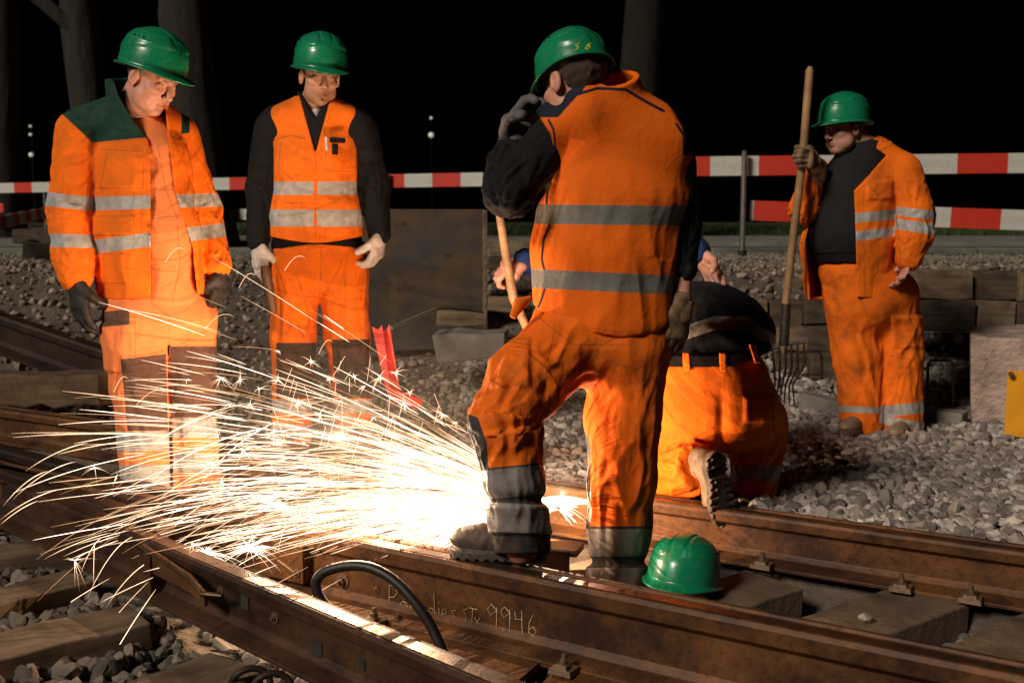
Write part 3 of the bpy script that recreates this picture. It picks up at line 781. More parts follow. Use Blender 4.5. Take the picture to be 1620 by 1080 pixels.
# ------------------------------------------------------------ foreground man seen from behind
def man_three():
    t = thing('person', 'broad man seen from behind in orange vest, one boot up on the rail', 'person', P(960, 925, 3.35), 'railway workers gathered at the cut')
    fr = Frame(P(910, 136, 3.22), -140, 22, -6)
    torso = pch([(968, 215, 3.3, 88, 50), (975, 300, 3.3, 100, 60), (958, 420, 3.3, 98, 58), (953, 500, 3.3, 96, 60)])
    ll = pch([(898, 540, 3.28, 66, 62), (830, 610, 3.08, 60, 58), (800, 665, 2.96, 56, 56), (814, 760, 2.98, 47, 50), (826, 864, 3.02, 47, 50)], amp=[.006, .010, .012, .006, .003], fs=8, ft=1.7, seed=21)
    rl = pch([(1000, 550, 3.33, 60, 64), (985, 660, 3.33, 58, 60), (983, 760, 3.35, 54, 56), (980, 830, 3.37, 50, 52), (977, 922, 3.38, 45, 48)], amp=[.006, .009, .011, .005, .003], fs=6, ft=1.7, seed=22)
    neck = Chain([P(955, 190, 3.28), P(930, 160, 3.25), P(912, 140, 3.23)], [.075, .068, .058], [.075, .068, .058])
    la = pch([(868, 228, 3.27, 40), (806, 304, 3.17, 37), (798, 268, 3.28, 28), (806, 238, 3.33, 23)], amp=[.004, .012, .014, .006], fs=10, seed=23, k=.04)
    ra = pch([(1063, 262, 3.3, 38), (1080, 360, 3.33, 27), (1080, 428, 3.3, 22)], amp=[.003, .008, .01], fs=10, seed=24)
    fal = Chain([P(800, 262, 3.3), P(805, 222, 3.34)], [.032, .028], [.03, .026])
    far_ = Chain([P(1080, 400, 3.31), P(1078, 480, 3.28)], [.035, .026], [.032, .024])
    hl = hand_prims(P(806, 226, 3.34), (.45, -.1, .85), (.6, -.7, -.2), -1, s=1.1, curl=38, grow=.006)
    hr = hand_prims(P(1077, 484, 3.27), (-.18, -.02, -1), (-.5, .85, .0), -1, s=1.12, curl=20, grow=.004, spread=3)
    body(t, M_skin1, fr, [torso, ll, rl], neck=neck, extra=[la.scaled(.55), ra.scaled(.6), fal, far_], h=.0042)
    glove(t, M_ggrey, hl); glove(t, M_gtan, hr)
    for nm, a, b, r, mt in (('glove_cuff', (812, 232, 3.34), (822, 205, 3.34), .05, M_ggrey), ('glove_cuff', (1079, 478, 3.28), (1076, 500, 3.27), .036, M_gtan)):
        cu = Chain([P(*a), P(*b)], [r, r*.95], [r*.8, r*.75]); lo, hi = tight([cu], .02)
        sdf_obj(nm, t, mt, lambda Q, c=cu: np.maximum(np.abs(c(Q)+.004)-.005, -((Q-c.p[0])@nrm(c.p[1]-c.p[0]))-.005), lo, hi, .0045)
    hair(t, fr, M_hbrown, low=-.045)
    o = helmet(t, fr, .93, hp=4)
    # painted mark on the shell
    mm = NT('yellow_paint'); M_yel = mm.fin((.45, .5, .04), .6)
    strokes = [[(917, 69), (911, 72), (916, 76), (911, 80), (906, 79)], [(933, 69), (929, 72), (934, 75), (930, 79), (926, 77), (931, 74), (935, 71), (932, 69)]]
    dg = bpy.context.evaluated_depsgraph_get(); dg.update()
    inv = full(o).inverted(); cam = Vector((0, 0, CAMZ))
    m = MB()
    for s_ in strokes:
        pts = []
        for a, b in zip(s_[:-1], s_[1:]):
            for u in (0, .5):
                q = (a[0]+(b[0]-a[0])*u, a[1]+(b[1]-a[1])*u)
                d = (Vector(P(q[0], q[1], 3))-cam).normalized(); h = o.evaluated_get(dg).ray_cast(inv@cam, (inv.to_3x3()@d).normalized())
                if h[0]: pts.append(np.array(full(o)@h[1]))
        if len(pts) > 1: m.tube(pts, .0022, 6)
    if m.v: m.build('painted_mark', M_yel, o)
    # fleece sleeves
    fl = pch([(965, 225, 3.3, 100, 58), (960, 330, 3.3, 98, 58)])
    def ff(Q):
        return smin(smin(fl(Q), la(Q), .03), ra(Q), .02)
    lo, hi = tight([fl, la, ra], .02); sdf_obj('fleece_jacket', t, M_black, ff, lo, hi, .0055)
    # vest
    vt = pch([(976, 232, 3.3, 112, 66), (972, 310, 3.3, 118, 72), (955, 400, 3.3, 114, 72), (955, 505, 3.3, 112, 74)], amp=[.001, .006, .007, .007], fs=1.8, ft=2.0, seed=25)
    vs = pch([(880, 198, 3.25, 38, 50), (925, 174, 3.24, 42, 56), (965, 168, 3.27, 46, 50), (1050, 224, 3.3, 44, 46)], k=.05)
    ca, cb = P(962, 166, 3.27), P(956, 128, 3.24)
    col = Chain([ca, cb], [.116, .104], [.1, .09])
    def fv(Q):
        px, py, y = proj(Q)
        d = smin(vt(Q), vs(Q), .08)
        xl = polyline_x(py, [(838, 165), (848, 178), (872, 215), (878, 250), (873, 290), (850, 325), (836, 345), (836, 400), (838, 440), (846, 520)])
        xr = polyline_x(py, [(1060, 165), (1088, 215), (1099, 260), (1094, 310), (1078, 350), (1070, 420), (1064, 480), (1058, 540)])
        d = smax(d, (xl-px)*3.3/FPX, .012); d = smax(d, (px-xr)*3.3/FPX, .012)
        hem = polyline_x(px, [(470, 836), (500, 870), (526, 930), (535, 985), (526, 1040), (500, 1070)]) if False else np.interp(px, [836, 870, 930, 985, 1040, 1070], [476, 502, 526, 535, 526, 505])
        d = smax(d, (py-hem)*3.3/FPX, .01)
        h_ = (Q-ca)@nrm(cb-ca); L = np.linalg.norm(cb-ca)
        c = np.abs(col(Q)+.009)-.009; c = np.maximum(c, h_-L); c = np.maximum(c, -.01-h_)
        d = smax(d, -np.maximum(col(Q)+.016, -h_), .004)
        d = smin(d, c, .008)
        return d-.003*pocket(px, py, y, 840, 325, 2000, 356, 9, 2)*0
    def av(V):
        px, py, y = proj(V)
        tp = bandp(px, py, y, [(340, .012, 960, 15.5, 0, 9999), (446, .045, 960, 15, 0, 9999)])
        yk = np.minimum(np.minimum(186-py+.0*px, (915-(py-150)*.9)-px)*1.0, (py-130))
        yk = np.maximum(yk, np.minimum(px-1080, 246-py))
        h_ = (V-ca)@nrm(cb-ca); yk = yk*y/FPX
        L = seams(V, px, py, y, [([(905, 152), (945, 140), (990, 142), (1020, 160), (1050, 176)], 3.6)], .0045)
        L2 = seams(V, px, py, y, [([(868, 190), (876, 206), (880, 250), (874, 275), (866, 300), (864, 330), (872, 345), (868, 360), (860, 380), (857, 410), (862, 430), (866, 440), (858, 470), (850, 490)], 3.6)], .0035)
        L3 = seams(V, px, py, y, [([(1070, 196), (1098, 240), (1100, 262), (1092, 310)], 3.6)], .004)
        return {'tape': tp, 'patch': np.maximum(np.maximum(yk, L), np.maximum(L2, L3)), 'seam': seams(V, px, py, y, [([(860, 486), (930, 518), (985, 526), (1040, 518), (1064, 498)], 3.6)], .0015)}
    lo, hi = tight([vt, vs, col], .02)
    sdf_obj('vest', t, M_vest, fv, lo, hi, .0046, av)
    # trousers
    hp = pch([(952, 480, 3.3, 98, 62), (950, 545, 3.3, 102, 70)], amp=.008, fs=5, seed=26)
    def ft_(Q):
        px, py, y = proj(Q)
        d = smin(hp(Q), smin(ll(Q), rl(Q), .015), .05)
        d = smax(d, (466-py)*3.3/FPX, .01)
        kn = .016*np.exp(-(((px-830)/40)**2+((py-672+.12*(px-830))/9)**2)) # knee crease
        d = d+kn*1.0
        d = d-.010*pocket(px, py, y, 772, 535, 838, 612, 3.3, 5)
        cu = .012*np.exp(-((py-(790+.02*(px-820)))/9)**2)*(px < 890); d = d+cu
        cu = .010*np.exp(-((py-(886+.0*px))/7)**2)*(px > 890); d = d+cu
        d = d-.012*sstep(-3, 3, np.minimum(py-895, px-900))-.008*sstep(-3, 3, np.minimum(np.minimum(py-798, 890-px), 845-py))
        return smax(d, (py-np.where(px < 890, 876, 934))*3.2/FPX, .008)
    def at_(V):
        px, py, y = proj(V)
        L = px < 890
        tp = np.where(L, bandp(px, py, y, [(762, -.10, 815, 23, 0, 890), (819, .05, 815, 23, 0, 890)]), bandp(px, py, y, [(858, .0, 980, 22, 890, 2000), (914, .0, 980, 16, 890, 2000)]))
        gy = np.where(L, np.minimum(py-(736-.10*(px-815)), 890-py), py-832)
        br = np.where(L, np.minimum((polyline_x(py, [(700, 640), (756, 660), (770, 700), (775, 760)])-px), np.minimum(py-645, 765-py)), np.minimum(polyline_x(py, [(915, 660), (934, 700), (934, 830)])-px, np.minimum(py-668, 900-py)))
        p = np.maximum(gy, br)*y/FPX
        sm = seams(V, px, py, y, [([(880, 500), (870, 560), (850, 600), (800, 660)], 3.4), ([(772, 535), (838, 545), (836, 600), (800, 614), (775, 600)], 3.4), ([(905, 590), (960, 540), (990, 530)], 3.5), ([(1040, 560), (1010, 585), (960, 570)], 3.5), ([(1034, 550), (1020, 660), (1022, 830)], 3.5), ([(850, 500), (905, 545), (1000, 545)], 3.5)], .002)
        return {'tape': tp, 'patch': p, 'seam': sm}
    lo, hi = tight([hp, ll, rl], .04)
    sdf_obj('trousers', t, M_vest3, ft_, lo, hi, .0046, at_)
    # rolled grey cuff rim and pocket flap
    fl_ = Chain([P(812, 500, 3.16), P(822, 480, 3.17), P(838, 471, 3.18)], [.012, .014, .008], [.007, .007, .007], (1, .3, .6)); lo, hi = tight([fl_], .02)
    sdf_obj('pocket_flap', t, M_vest3, fl_, lo, hi, .004)
    q = P(825, 850, 3.04); q[2] = RT_TOP+.112; boot(t, q, (-1, .22, 0), (0, 0, 1), s=1.08, h=.0036, shaft=.03)
    boot(t, [P(977, 925, 3.36)[0], 3.36, .075], (.15, 1, 0), (0, 0, 1), h=.005)
RT_TOP = .17
M_vest3 = cloth('orange_grey_trousers', (.88, .16, .006), patch=(.03, .03, .026), tape=(.25, .23, .215), dirt=.35)

# ------------------------------------------------------------ kneeling man
def man_five():
    t = thing('person', 'kneeling man bent forward over the far rail in black shirt, orange trousers and belt', 'person', P(1130, 800, 3.85), 'railway workers gathered at the cut')
    fr = Frame(P(1075, 500, 4.72), -165, 62, 0)
    torso = pch([(1128, 560, 3.98, 80, 60), (1122, 515, 4.25, 80, 64), (1105, 500, 4.55, 84, 60)])
    hip = pch([(1130, 600, 3.96, 88, 64), (1134, 655, 3.93, 92, 66)], amp=.004, fs=4, seed=31)
    ll = pch([(1085, 660, 3.94, 54, 56), (1058, 735, 3.98, 50, 50), (1060, 748, 3.95, 44, 44), (1098, 742, 3.74, 40, 42)], amp=[.004, .008, .01, .012], fs=9, seed=32, k=.04)
    rl = pch([(1180, 650, 3.98, 56, 56), (1192, 672, 4.12, 50, 52), (1196, 710, 4.08, 41, 44), (1192, 800, 3.98, 33, 36)], amp=[.004, .01, .012, .006], fs=9, seed=33, k=.04)
    neck = Chain([P(1100, 500, 4.6), P(1075, 500, 4.72)], [.075, .06], [.075, .06])
    la = pch([(1040, 500, 4.5, 34), (990, 600, 4.6, 26), (960, 690, 4.3, 20)], amp=.004, seed=34); ra = pch([(1165, 510, 4.5, 32), (1150, 600, 4.7, 25), (1060, 690, 4.5, 20)], amp=.004, seed=35)
    hl = hand_prims(P(958, 695, 4.28), (-.3, -.6, -.6), (0, 1, -.3), 1, curl=40, grow=.003); hr = hand_prims(P(1055, 694, 4.48), (-.6, -.6, -.4), (0, 1, -.3), -1, curl=40, grow=.003)
    body(t, M_skin1, fr, [torso, hip, ll, rl], hands=(), neck=neck, extra=[la.scaled(.7), ra.scaled(.7), capsule(P(1150, 566, 3.86), P(1120, 566, 3.9), .1, .1)] [:2], h=.006)
    glove(t, M_gtan, hl, h=.005); glove(t, M_gtan, hr, h=.005)
    helmet(t, fr, 1.03)
    st_ = pch([(1132, 566, 3.98, 88, 62), (1130, 530, 4.15, 90, 72), (1112, 510, 4.5, 92, 66)], amp=[.004, .006, .004], fs=7, ft=2, seed=36, k=.06)
    def fs(Q):
        px, py, y = proj(Q)
        d = smin(smin(st_(Q), la(Q), .02), ra(Q), .02)
        return smax(d, (py-(572+np.where(px > 1150, (1150-px)*.3, 0)))*3.95/FPX, .01)
    def as_(V):
        px, py, y = proj(V)
        c = np.interp(px, [1060, 1085, 1130, 1180, 1225], [536, 526, 511, 512, 540])
        return {'tape': (11-np.abs(py-c))*y/FPX}
    lo, hi = tight([st_, la, ra], .02); sdf_obj('shirt', t, M_black2, fs, lo, hi, .0058, as_)
    def beltline(px): return np.interp(px, [1030, 1060, 1150, 1190, 1220, 1240], [574, 577, 577, 566, 552, 546])
    def ft_(Q):
        px, py, y = proj(Q)
        d = smin(hip(Q), smin(ll(Q), rl(Q), .01), .05)
        cleft = .012*np.exp(-((px-1142)/8)**2)*sstep(600, 660, py)*(py < 730); d = d+cleft
        d = smax(d, (beltline(px)-3-py)*3.95/FPX, .004)
        d = d-.007*pocket(px, py, y, 1178, 628, 1228, 668, 3.9, 3)
        d = smax(d, -np.maximum((700-py)*-.0, 9), 0) if False else d
        # hem of the kneeling leg
        hm = (Q-P(1106, 742, 3.70))@nrm(P(1106, 742, 3.70)-P(1060, 748, 3.95))
        d = np.where((px < 1150) & (py > 690) & (px > 1070), smax(d, hm, .01), d)
        return d
    def at_(V):
        px, py, y = proj(V)
        rr = px > 1150
        tp = bandp(px, py, y, [(749, .02, 1190, 13, 1150, 1300), (796, .02, 1190, 11, 1150, 1300)])
        sm = seams(V, px, py, y, [([(1146, 590), (1148, 640), (1150, 690)], 4.1), ([(1174, 600), (1180, 630), (1222, 612)], 4.1), ([(1178, 628), (1180, 672)], 4.1), ([(1222, 625), (1226, 700)], 4.1), ([(1040, 690), (1090, 696), (1130, 676)], 4.1)], .002)
        return {'tape': tp, 'seam': sm}
    lo, hi = tight([hip, ll, rl], .03)
    sdf_obj('trousers', t, M_org, ft_, lo, hi, .005, at_)
    bc = pch([(1130, 560, 3.97, 89, 64), (1134, 600, 3.96, 90, 65)])
    def fb(Q):
        px, py, y = proj(Q); return np.maximum(np.maximum(bc(Q)-.004, -(bc(Q)+.006)), np.abs(py-beltline(px)+6)*3.95/FPX-.022)
    lo, hi = tight([bc], .02); b = sdf_obj('belt', t, M_belt, fb, lo, hi, .005)
    for x0 in (1086, 1144, 1196):
        y0 = float(beltline(np.array([x0]))[0])
        def fl(Q, x0=x0, y0=y0):
            px, py, y = proj(Q); return np.maximum(np.maximum(bc(Q)-.010, -(bc(Q)-.002)), np.maximum(np.abs(px-(x0+(py-y0)*(.05 if x0 < 1180 else .3)))-5.5, np.abs(py-y0+4)-15)*3.95/FPX)
        c = P(x0, y0, 3.84); sdf_obj('belt_loop', t, M_org, fl, c-[.06, .12, .06], c+[.06, .16, .06], .0035)
    boot(t, P(1112, 738, 3.70), nrm(P(1132, 800, 3.66)-P(1116, 690, 3.66))+np.array([0, 0, 0]), (-.38, .92, .05), M_boot2, s=1.0, h=.0038)
    boot(t, [P(1192, 800, 3.98)[0], 4.06, .19], (.2, 1, 0), (0, 0, 1), s=1, h=.007, shaft=0.0)

# ------------------------------------------------------------ man with the fork
def man_four():
    Y = 5.65
    t = thing('person', 'heavyset man in open orange jacket and black shirt holding the long-handled fork', 'person', P(1380, 690, Y), 'railway workers gathered at the cut')
    fr = Frame(P(1335, 206, 5.62), -66, 11, 0)
    torso = pch([(1365, 262, 5.68, 44, 36), (1352, 300, Y, 52, 48), (1345, 370, Y, 60, 56), (1362, 440, Y, 62, 52)], side=(.9, .4, 0))
    ll = pch([(1346, 470, Y, 40, 46), (1356, 560, Y, 38, 40), (1364, 668, Y, 33, 34)], amp=[.008, .012, .01], fs=6, seed=41)
    rl = pch([(1408, 470, 5.7, 44, 48), (1414, 560, 5.68, 42, 44), (1424, 676, 5.66, 36, 38)], amp=[.008, .014, .012], fs=6, seed=42)
    neck = Chain([P(1372, 262, 5.68), P(1362, 232, 5.66), P(1348, 212, 5.63)], [.09, .075, .06], [.085, .075, .06])
    la = pch([(1425, 280, 5.6, 26), (1446, 350, 5.55, 22), (1436, 402, 5.5, 16)]); ra = pch([(1328, 275, 5.78, 24), (1276, 330, 5.62, 18), (1284, 282, 5.56, 14)])
    hl = hand_prims(P(1434, 408, 5.49), (-.15, -.2, -1), (-.9, -.1, 0), 1, s=1.0, curl=28, grow=.0)
    fh = nrm(np.array([-.5, -.85, .12])); nh = nrm(np.array([-.85, .5, 0])); wr = P(1270, 254, 5.46)-fh*.062-nh*.046
    hr = hand_prims(wr, fh, nh, -1, s=1.1, curl=62, grow=.004, spread=2, tcurl=60)
    body(t, M_skin3, fr, [torso, ll, rl, la, ra], hands=[hl], neck=neck, fat=.012, h=.004)
    glove(t, M_gtan, hr, h=.0036)
    cu = Chain([wr+fh*.01, wr-fh*.05+np.array([0, 0, -.02]), wr-fh*.06+np.array([0, 0, -.07])], [.038, .045, .042], [.034, .042, .04]); lo, hi = tight([cu], .02)
    sdf_obj('glove_cuff', t, M_gtan, cu, lo, hi, .006)
    hair(t, fr, M_hdark, low=-.06)
    helmet(t, fr, 1.06)
    sh_ = pch([(1366, 258, 5.67, 46, 42), (1350, 300, Y, 54, 52), (1338, 372, Y, 56, 60), (1346, 412, Y, 52, 54)], side=(.9, .4, 0), amp=.003, fs=5, seed=43)
    ca, cb = P(1366, 262, 5.67), P(1362, 226, 5.66)
    cc = Chain([ca, cb], [.12, .10], [.1, .095])
    def fs(Q):
        px, py, y = proj(Q); h_ = (Q-ca)@nrm(cb-ca)
        c = np.maximum(np.abs(cc(Q)+.006)-.008, h_-np.linalg.norm(cb-ca)); c = np.maximum(c, -.02-h_)
        return smax(smin(sh_(Q), c, .01), (py-402)*Y/FPX, .01)
    lo, hi = tight([sh_, cc], .02); sdf_obj('shirt', t, M_black2, fs, lo, hi, .006)
    # jacket
    jt = pch([(1372, 268, 5.67, 52, 46), (1360, 310, Y, 64, 56), (1342, 390, Y, 75, 66), (1344, 470, Y, 73, 62)], side=(.92, .35, 0), amp=[.002, .006, .01, .01], fs=6, ft=1.8, seed=44)
    js = pch([(1332, 268, 5.76, 22), (1378, 246, 5.68, 28), (1424, 270, 5.6, 30)], k=.04)
    sl = pch([(1428, 276, 5.59, 31), (1447, 340, 5.54, 29), (1446, 372, 5.5, 28), (1438, 408, 5.49, 21)], amp=[.003, .01, .012, .006], fs=11, seed=45)
    sr = pch([(1328, 275, 5.78, 24), (1272, 332, 5.64, 22), (1282, 290, 5.58, 19)], amp=[.003, .01, .008], fs=11, seed=46)
    colj = Chain([P(1372, 268, 5.67), P(1364, 228, 5.65)], [.165, .14], [.13, .12])
    def fj(Q):
        px, py, y = proj(Q)
        d = smin(jt(Q), js(Q), .05)
        d = d-.008*pocket(px, py, y, 1372, 286, 1412, 316, Y, 3)
        h_ = (Q-colj.p[0])@nrm(colj.p[1]-colj.p[0]); c = np.maximum(np.abs(colj(Q)+.007)-.007, h_-.11); c = np.maximum(c, .0-h_)
        hem = np.interp(px, [1262, 1285, 1350, 1430], [478, 474, 470, 474]); d = np.maximum(d, (py-hem)*Y/FPX)
        d = np.maximum(d, -(d+.013)); d = smin(d, c, .006)
        xl = polyline_x(py, [(1330, 225), (1310, 270), (1294, 290), (1280, 350), (1275, 380), (1282, 480)])
        xr = polyline_x(py, [(1372, 225), (1402, 246), (1376, 275), (1351, 302), (1354, 380), (1356, 480)])
        op = np.minimum(np.minimum(px-xl, xr-px)*Y/FPX, 5.66-y)
        d = np.maximum(d, op)
        s2 = sr(Q)
        d = smin(d, sl(Q), .015); return smin(d, s2, .015)
    def aj(V):
        px, py, y = proj(V)
        dT = smin(jt(V), js(V), .02); arm = sl(V) < dT-.004
        tb = bandp(px, py, y, [(342, -.10, 1385, 7.5, 1340, 2000), (370, -.13, 1385, 7.5, 1340, 2000)]); ab = bandp(px, py, y, [(337, .12, 1445, 7, 0, 2000), (358, .14, 1445, 8.5, 0, 2000)])
        sm = seams(V, px, py, y, [([(1352, 306), (1392, 274), (1402, 250)], Y), ([(1366, 300), (1368, 470)], Y), ([(1372, 290), (1390, 310), (1414, 290)], Y), ([(1412, 268), (1416, 320), (1424, 400), (1424, 460)], Y), ([(1390, 385), (1388, 460)], Y)], .0026)
        return {'tape': np.where(arm, ab, tb), 'seam': sm}
    lo, hi = tight([jt, js, sl, sr, colj], .03); j = sdf_obj('jacket', t, M_org, fj, lo, hi, .006, aj)
    bl = pch([(1346, 400, Y, 58, 58), (1350, 416, Y, 62, 59)], side=(.9, .4, 0))
    def fb(Q):
        px, py, y = proj(Q); return np.maximum(bl(Q), np.abs(py-409)*Y/FPX-.024)
    lo, hi = tight([bl], .02); sdf_obj('belt', t, M_belt, fb, lo, hi, .006)
    hp = pch([(1356, 424, Y, 62, 56), (1374, 470, Y, 72, 58)], side=(.9, .4, 0), amp=.008, fs=5, seed=47)
    def ft_(Q):
        px, py, y = proj(Q)
        d = smin(hp(Q), smin(ll(Q), rl(Q), .02), .05)
        d = d-.012*pocket(px, py, y, 1412, 500, 1462, 550, Y, 4)
        return smax(d, (414-py)*Y/FPX, .01)
    def at_(V):
        px, py, y = proj(V)
        tp = np.where(px < 1391, bandp(px, py, y, [(648, .05, 1365, 5, 0, 1391)]), bandp(px, py, y, [(648, -.10, 1425, 9, 1391, 2000), (669, .18, 1425, 7, 1391, 2000)]))
        sm = seams(V, px, py, y, [([(1352, 420), (1362, 470), (1378, 520), (1384, 640)], Y), ([(1412, 500), (1464, 492)], Y), ([(1414, 500), (1416, 545), (1440, 540)], Y), ([(1400, 560), (1440, 570)], Y)], .0026)
        return {'tape': tp, 'seam': sm}
    lo, hi = tight([hp, ll, rl], .04); sdf_obj('trousers', t, M_over, ft_, lo, hi, .0062, at_)
    for x, yy, f in ((1352, 5.62, (-.75, -.65, 0)), (1420, 5.6, (-.6, -.8, 0))):
        z = P(x, 682 if x < 1400 else 690, yy)[2]; q = P(x+18, 680, yy); boot(t, [q[0]-.02, yy, z+.1], f, (0, 0, 1), M_boot2, h=.006, tread=False)
    # the fork he holds
    M_wood = plain('worn_ash_wood', (.30, .17, .08), .6, .35, 9, .3)
    f = thing('digging_fork', 'long wooden-handled ballast fork held upright beside the black-shirted man', 'fork', P(1245, 600, 5.5))
    m = MB(); pts = [P(1282, 106, 5.44), P(1281, 112, 5.44), P(1270, 250, 5.46), P(1252, 400, 5.48), P(1243, 480, 5.49), P(1240, 560, 5.5)]
    m.tube(pts, [.012, .021, .021, .021, .020, .018], 12); m.build('handle', M_wood, f)
    M_iron = plain('dark_iron', (.06, .05, .04), .5, .5, 20, .4, metal=.6)
    m = MB(); m.tube([P(1244, 480, 5.487), P(1240, 545, 5.5)], [.024, .026], 10); m.tube([P(1212, 556, 5.52), P(1240, 545, 5.5), P(1276, 541, 5.47)], .008, 8); m.build('socket', M_iron, f)
    for i in range(6):
        u = i/5; m = MB(); a = P(1222+u*50, 552-u*9, 5.51-.04*u)
        m.tube([a, P(1225+u*46, 580, 5.36-.02*u), P(1232+u*28-6, 610, 5.3), P(1215+u*42, 642, 5.3)], [.006, .006, .005, .003], 6); m.build('tine', M_iron, f)

# ------------------------------------------------------------ hidden crouching man
def man_six():
    t = thing('person', 'man in blue workwear crouching behind the broad man, hands out on either side', 'person', P(930, 735, 4.6), 'railway workers gathered at the cut')
    fr = Frame(P(955, 350, 4.5), 5, 35, 0)
    torso = pch([(955, 390, 4.6, 56, 40), (955, 450, 4.62, 62, 46), (955, 530, 4.65, 58, 50)])
    ll = pch([(925, 540, 4.65, 36), (835, 640, 4.4, 26), (832, 722, 4.6, 22)], amp=.005, seed=51); rl = pch([(985, 540, 4.65, 34), (990, 650, 4.4, 26), (988, 730, 4.6, 22)], amp=.005, seed=52)
    la = pch([(905, 395, 4.58, 26), (862, 420, 4.5, 20), (830, 412, 4.42, 17)], amp=.005, seed=53); ra = pch([(1010, 392, 4.6, 26), (1080, 378, 4.6, 22), (1104, 398, 4.56, 17)], amp=.005, seed=54)
    neck = Chain([P(955, 395, 4.6), P(955, 360, 4.53)], [.065, .055], [.065, .055])
    hl = hand_prims(P(832, 414, 4.41), (-.9, -.1, -.2), (0, .5, -.9), 1, s=1.1, curl=58, grow=.002)
    hr = hand_prims(P(1106, 402, 4.55), (.55, -.2, -.8), (-.6, -.6, -.3), -1, s=1.15, curl=25, grow=.002)
    body(t, M_skin3, fr, [torso, ll, rl, la, ra], hands=[hl, hr], neck=neck, h=.0055)
    helmet(t, fr, 1.0)
    def f(Q):
        d = smin(smin(smin(torso(Q), ll(Q), .03), rl(Q), .03), smin(la(Q), ra(Q), .02), .02); return d-.008
    lo, hi = tight([torso, ll, rl, la, ra], .03); sdf_obj('boiler_suit', t, M_blue, f, lo, hi, .009)
    z = P(832, 732, 4.6)[2]
    boot(t, [P(832, 725, 4.6)[0], 4.6, z+.1], (-.1, -1, 0), (0, 0, 1), h=.008, tread=False); boot(t, [P(988, 725, 4.6)[0], 4.6, z+.1], (.1, -1, 0), (0, 0, 1), h=.008, tread=False)
    h = thing('hammer', 'wooden hammer shaft gripped by the bare hand of the crouching man in blue', 'hammer', P(810, 470, 4.35))
    m = MB(); m.tube([P(790, 338, 4.3), P(800, 400, 4.34), P(812, 470, 4.36), P(838, 530, 4.38)], [.016, .019, .02, .017], 10); m.build('shaft', M_wood2, h)
    m = MB(); m.box(P(850, 545, 4.39), (.02, .055, .022), [(1, 0, 0), (0, 1, 0), (0, 0, 1)]); m.build('head', M_steel0, h, .004)
M_wood2 = plain('pale_worn_wood', (.35, .2, .1), .6, .35, 9, .3)
M_steel0 = plain('hammer_steel', (.1, .09, .08), .4, .4, 20, .3, metal=.8)
# ============================================================ THE PLACE
def fix(o_struct): return o_struct
RT = .17
A0 = np.array([-.614, 3.345]); uA = np.array([.8485, -.529]); uA = uA/np.linalg.norm(uA); nA = np.array([.529, .8485]); nA = np.array([-uA[1], uA[0]])
B0 = np.array([.5, 3.744]); uB = nrm(np.array([1.006, -.583])); nB = np.array([-uB[1], uB[0]])
C0 = np.array([-1.05, 3.2]); uC = nrm(np.array([1.94, -1.865])); nC = np.array([-uC[1], uC[0]])
def terrain_h(x, y):
    sB = (x-B0[0])*nB[0]+(y-B0[1])*nB[1]; sA = (x-A0[0])*nA[0]+(y-A0[1])*nA[1]
    far = .09+.70*sstep(6.4, 8.2, y+.25*np.sin(x*1.3)-.4*sstep(1.2, 2.6, x)*0)
    left = sstep(-1.6, -2.6, x)*.0
    base = np.where(sB > .05, far, np.where(sA > 0, -.13+.10*sstep(-.9, -1.4, x), -.10))
    w = sstep(-.12, .12, sB); base = far*w+np.where(sA > 0, -.13+.10*sstep(-.9, -1.5, x), -.085)*(1-w)
    base = base-.075*sstep(.5, 1.6, sB)*sstep(.1, .8, x)*(1-sstep(6.2, 6.9, y))
    base = base-.055*(1-sstep(-.1, 0, sA))*sstep(-1.2, -.8, x)
    return base
def th(x, y):
    q = np.stack([x, y, np.zeros_like(x)], 1)
    amp = .02+.03*sstep(5.5, 7, y)*(1-sstep(9, 11, y))
    return terrain_h(x, y)+amp*pnoise(q*3.1)+.5*amp*pnoise(q*9.7)
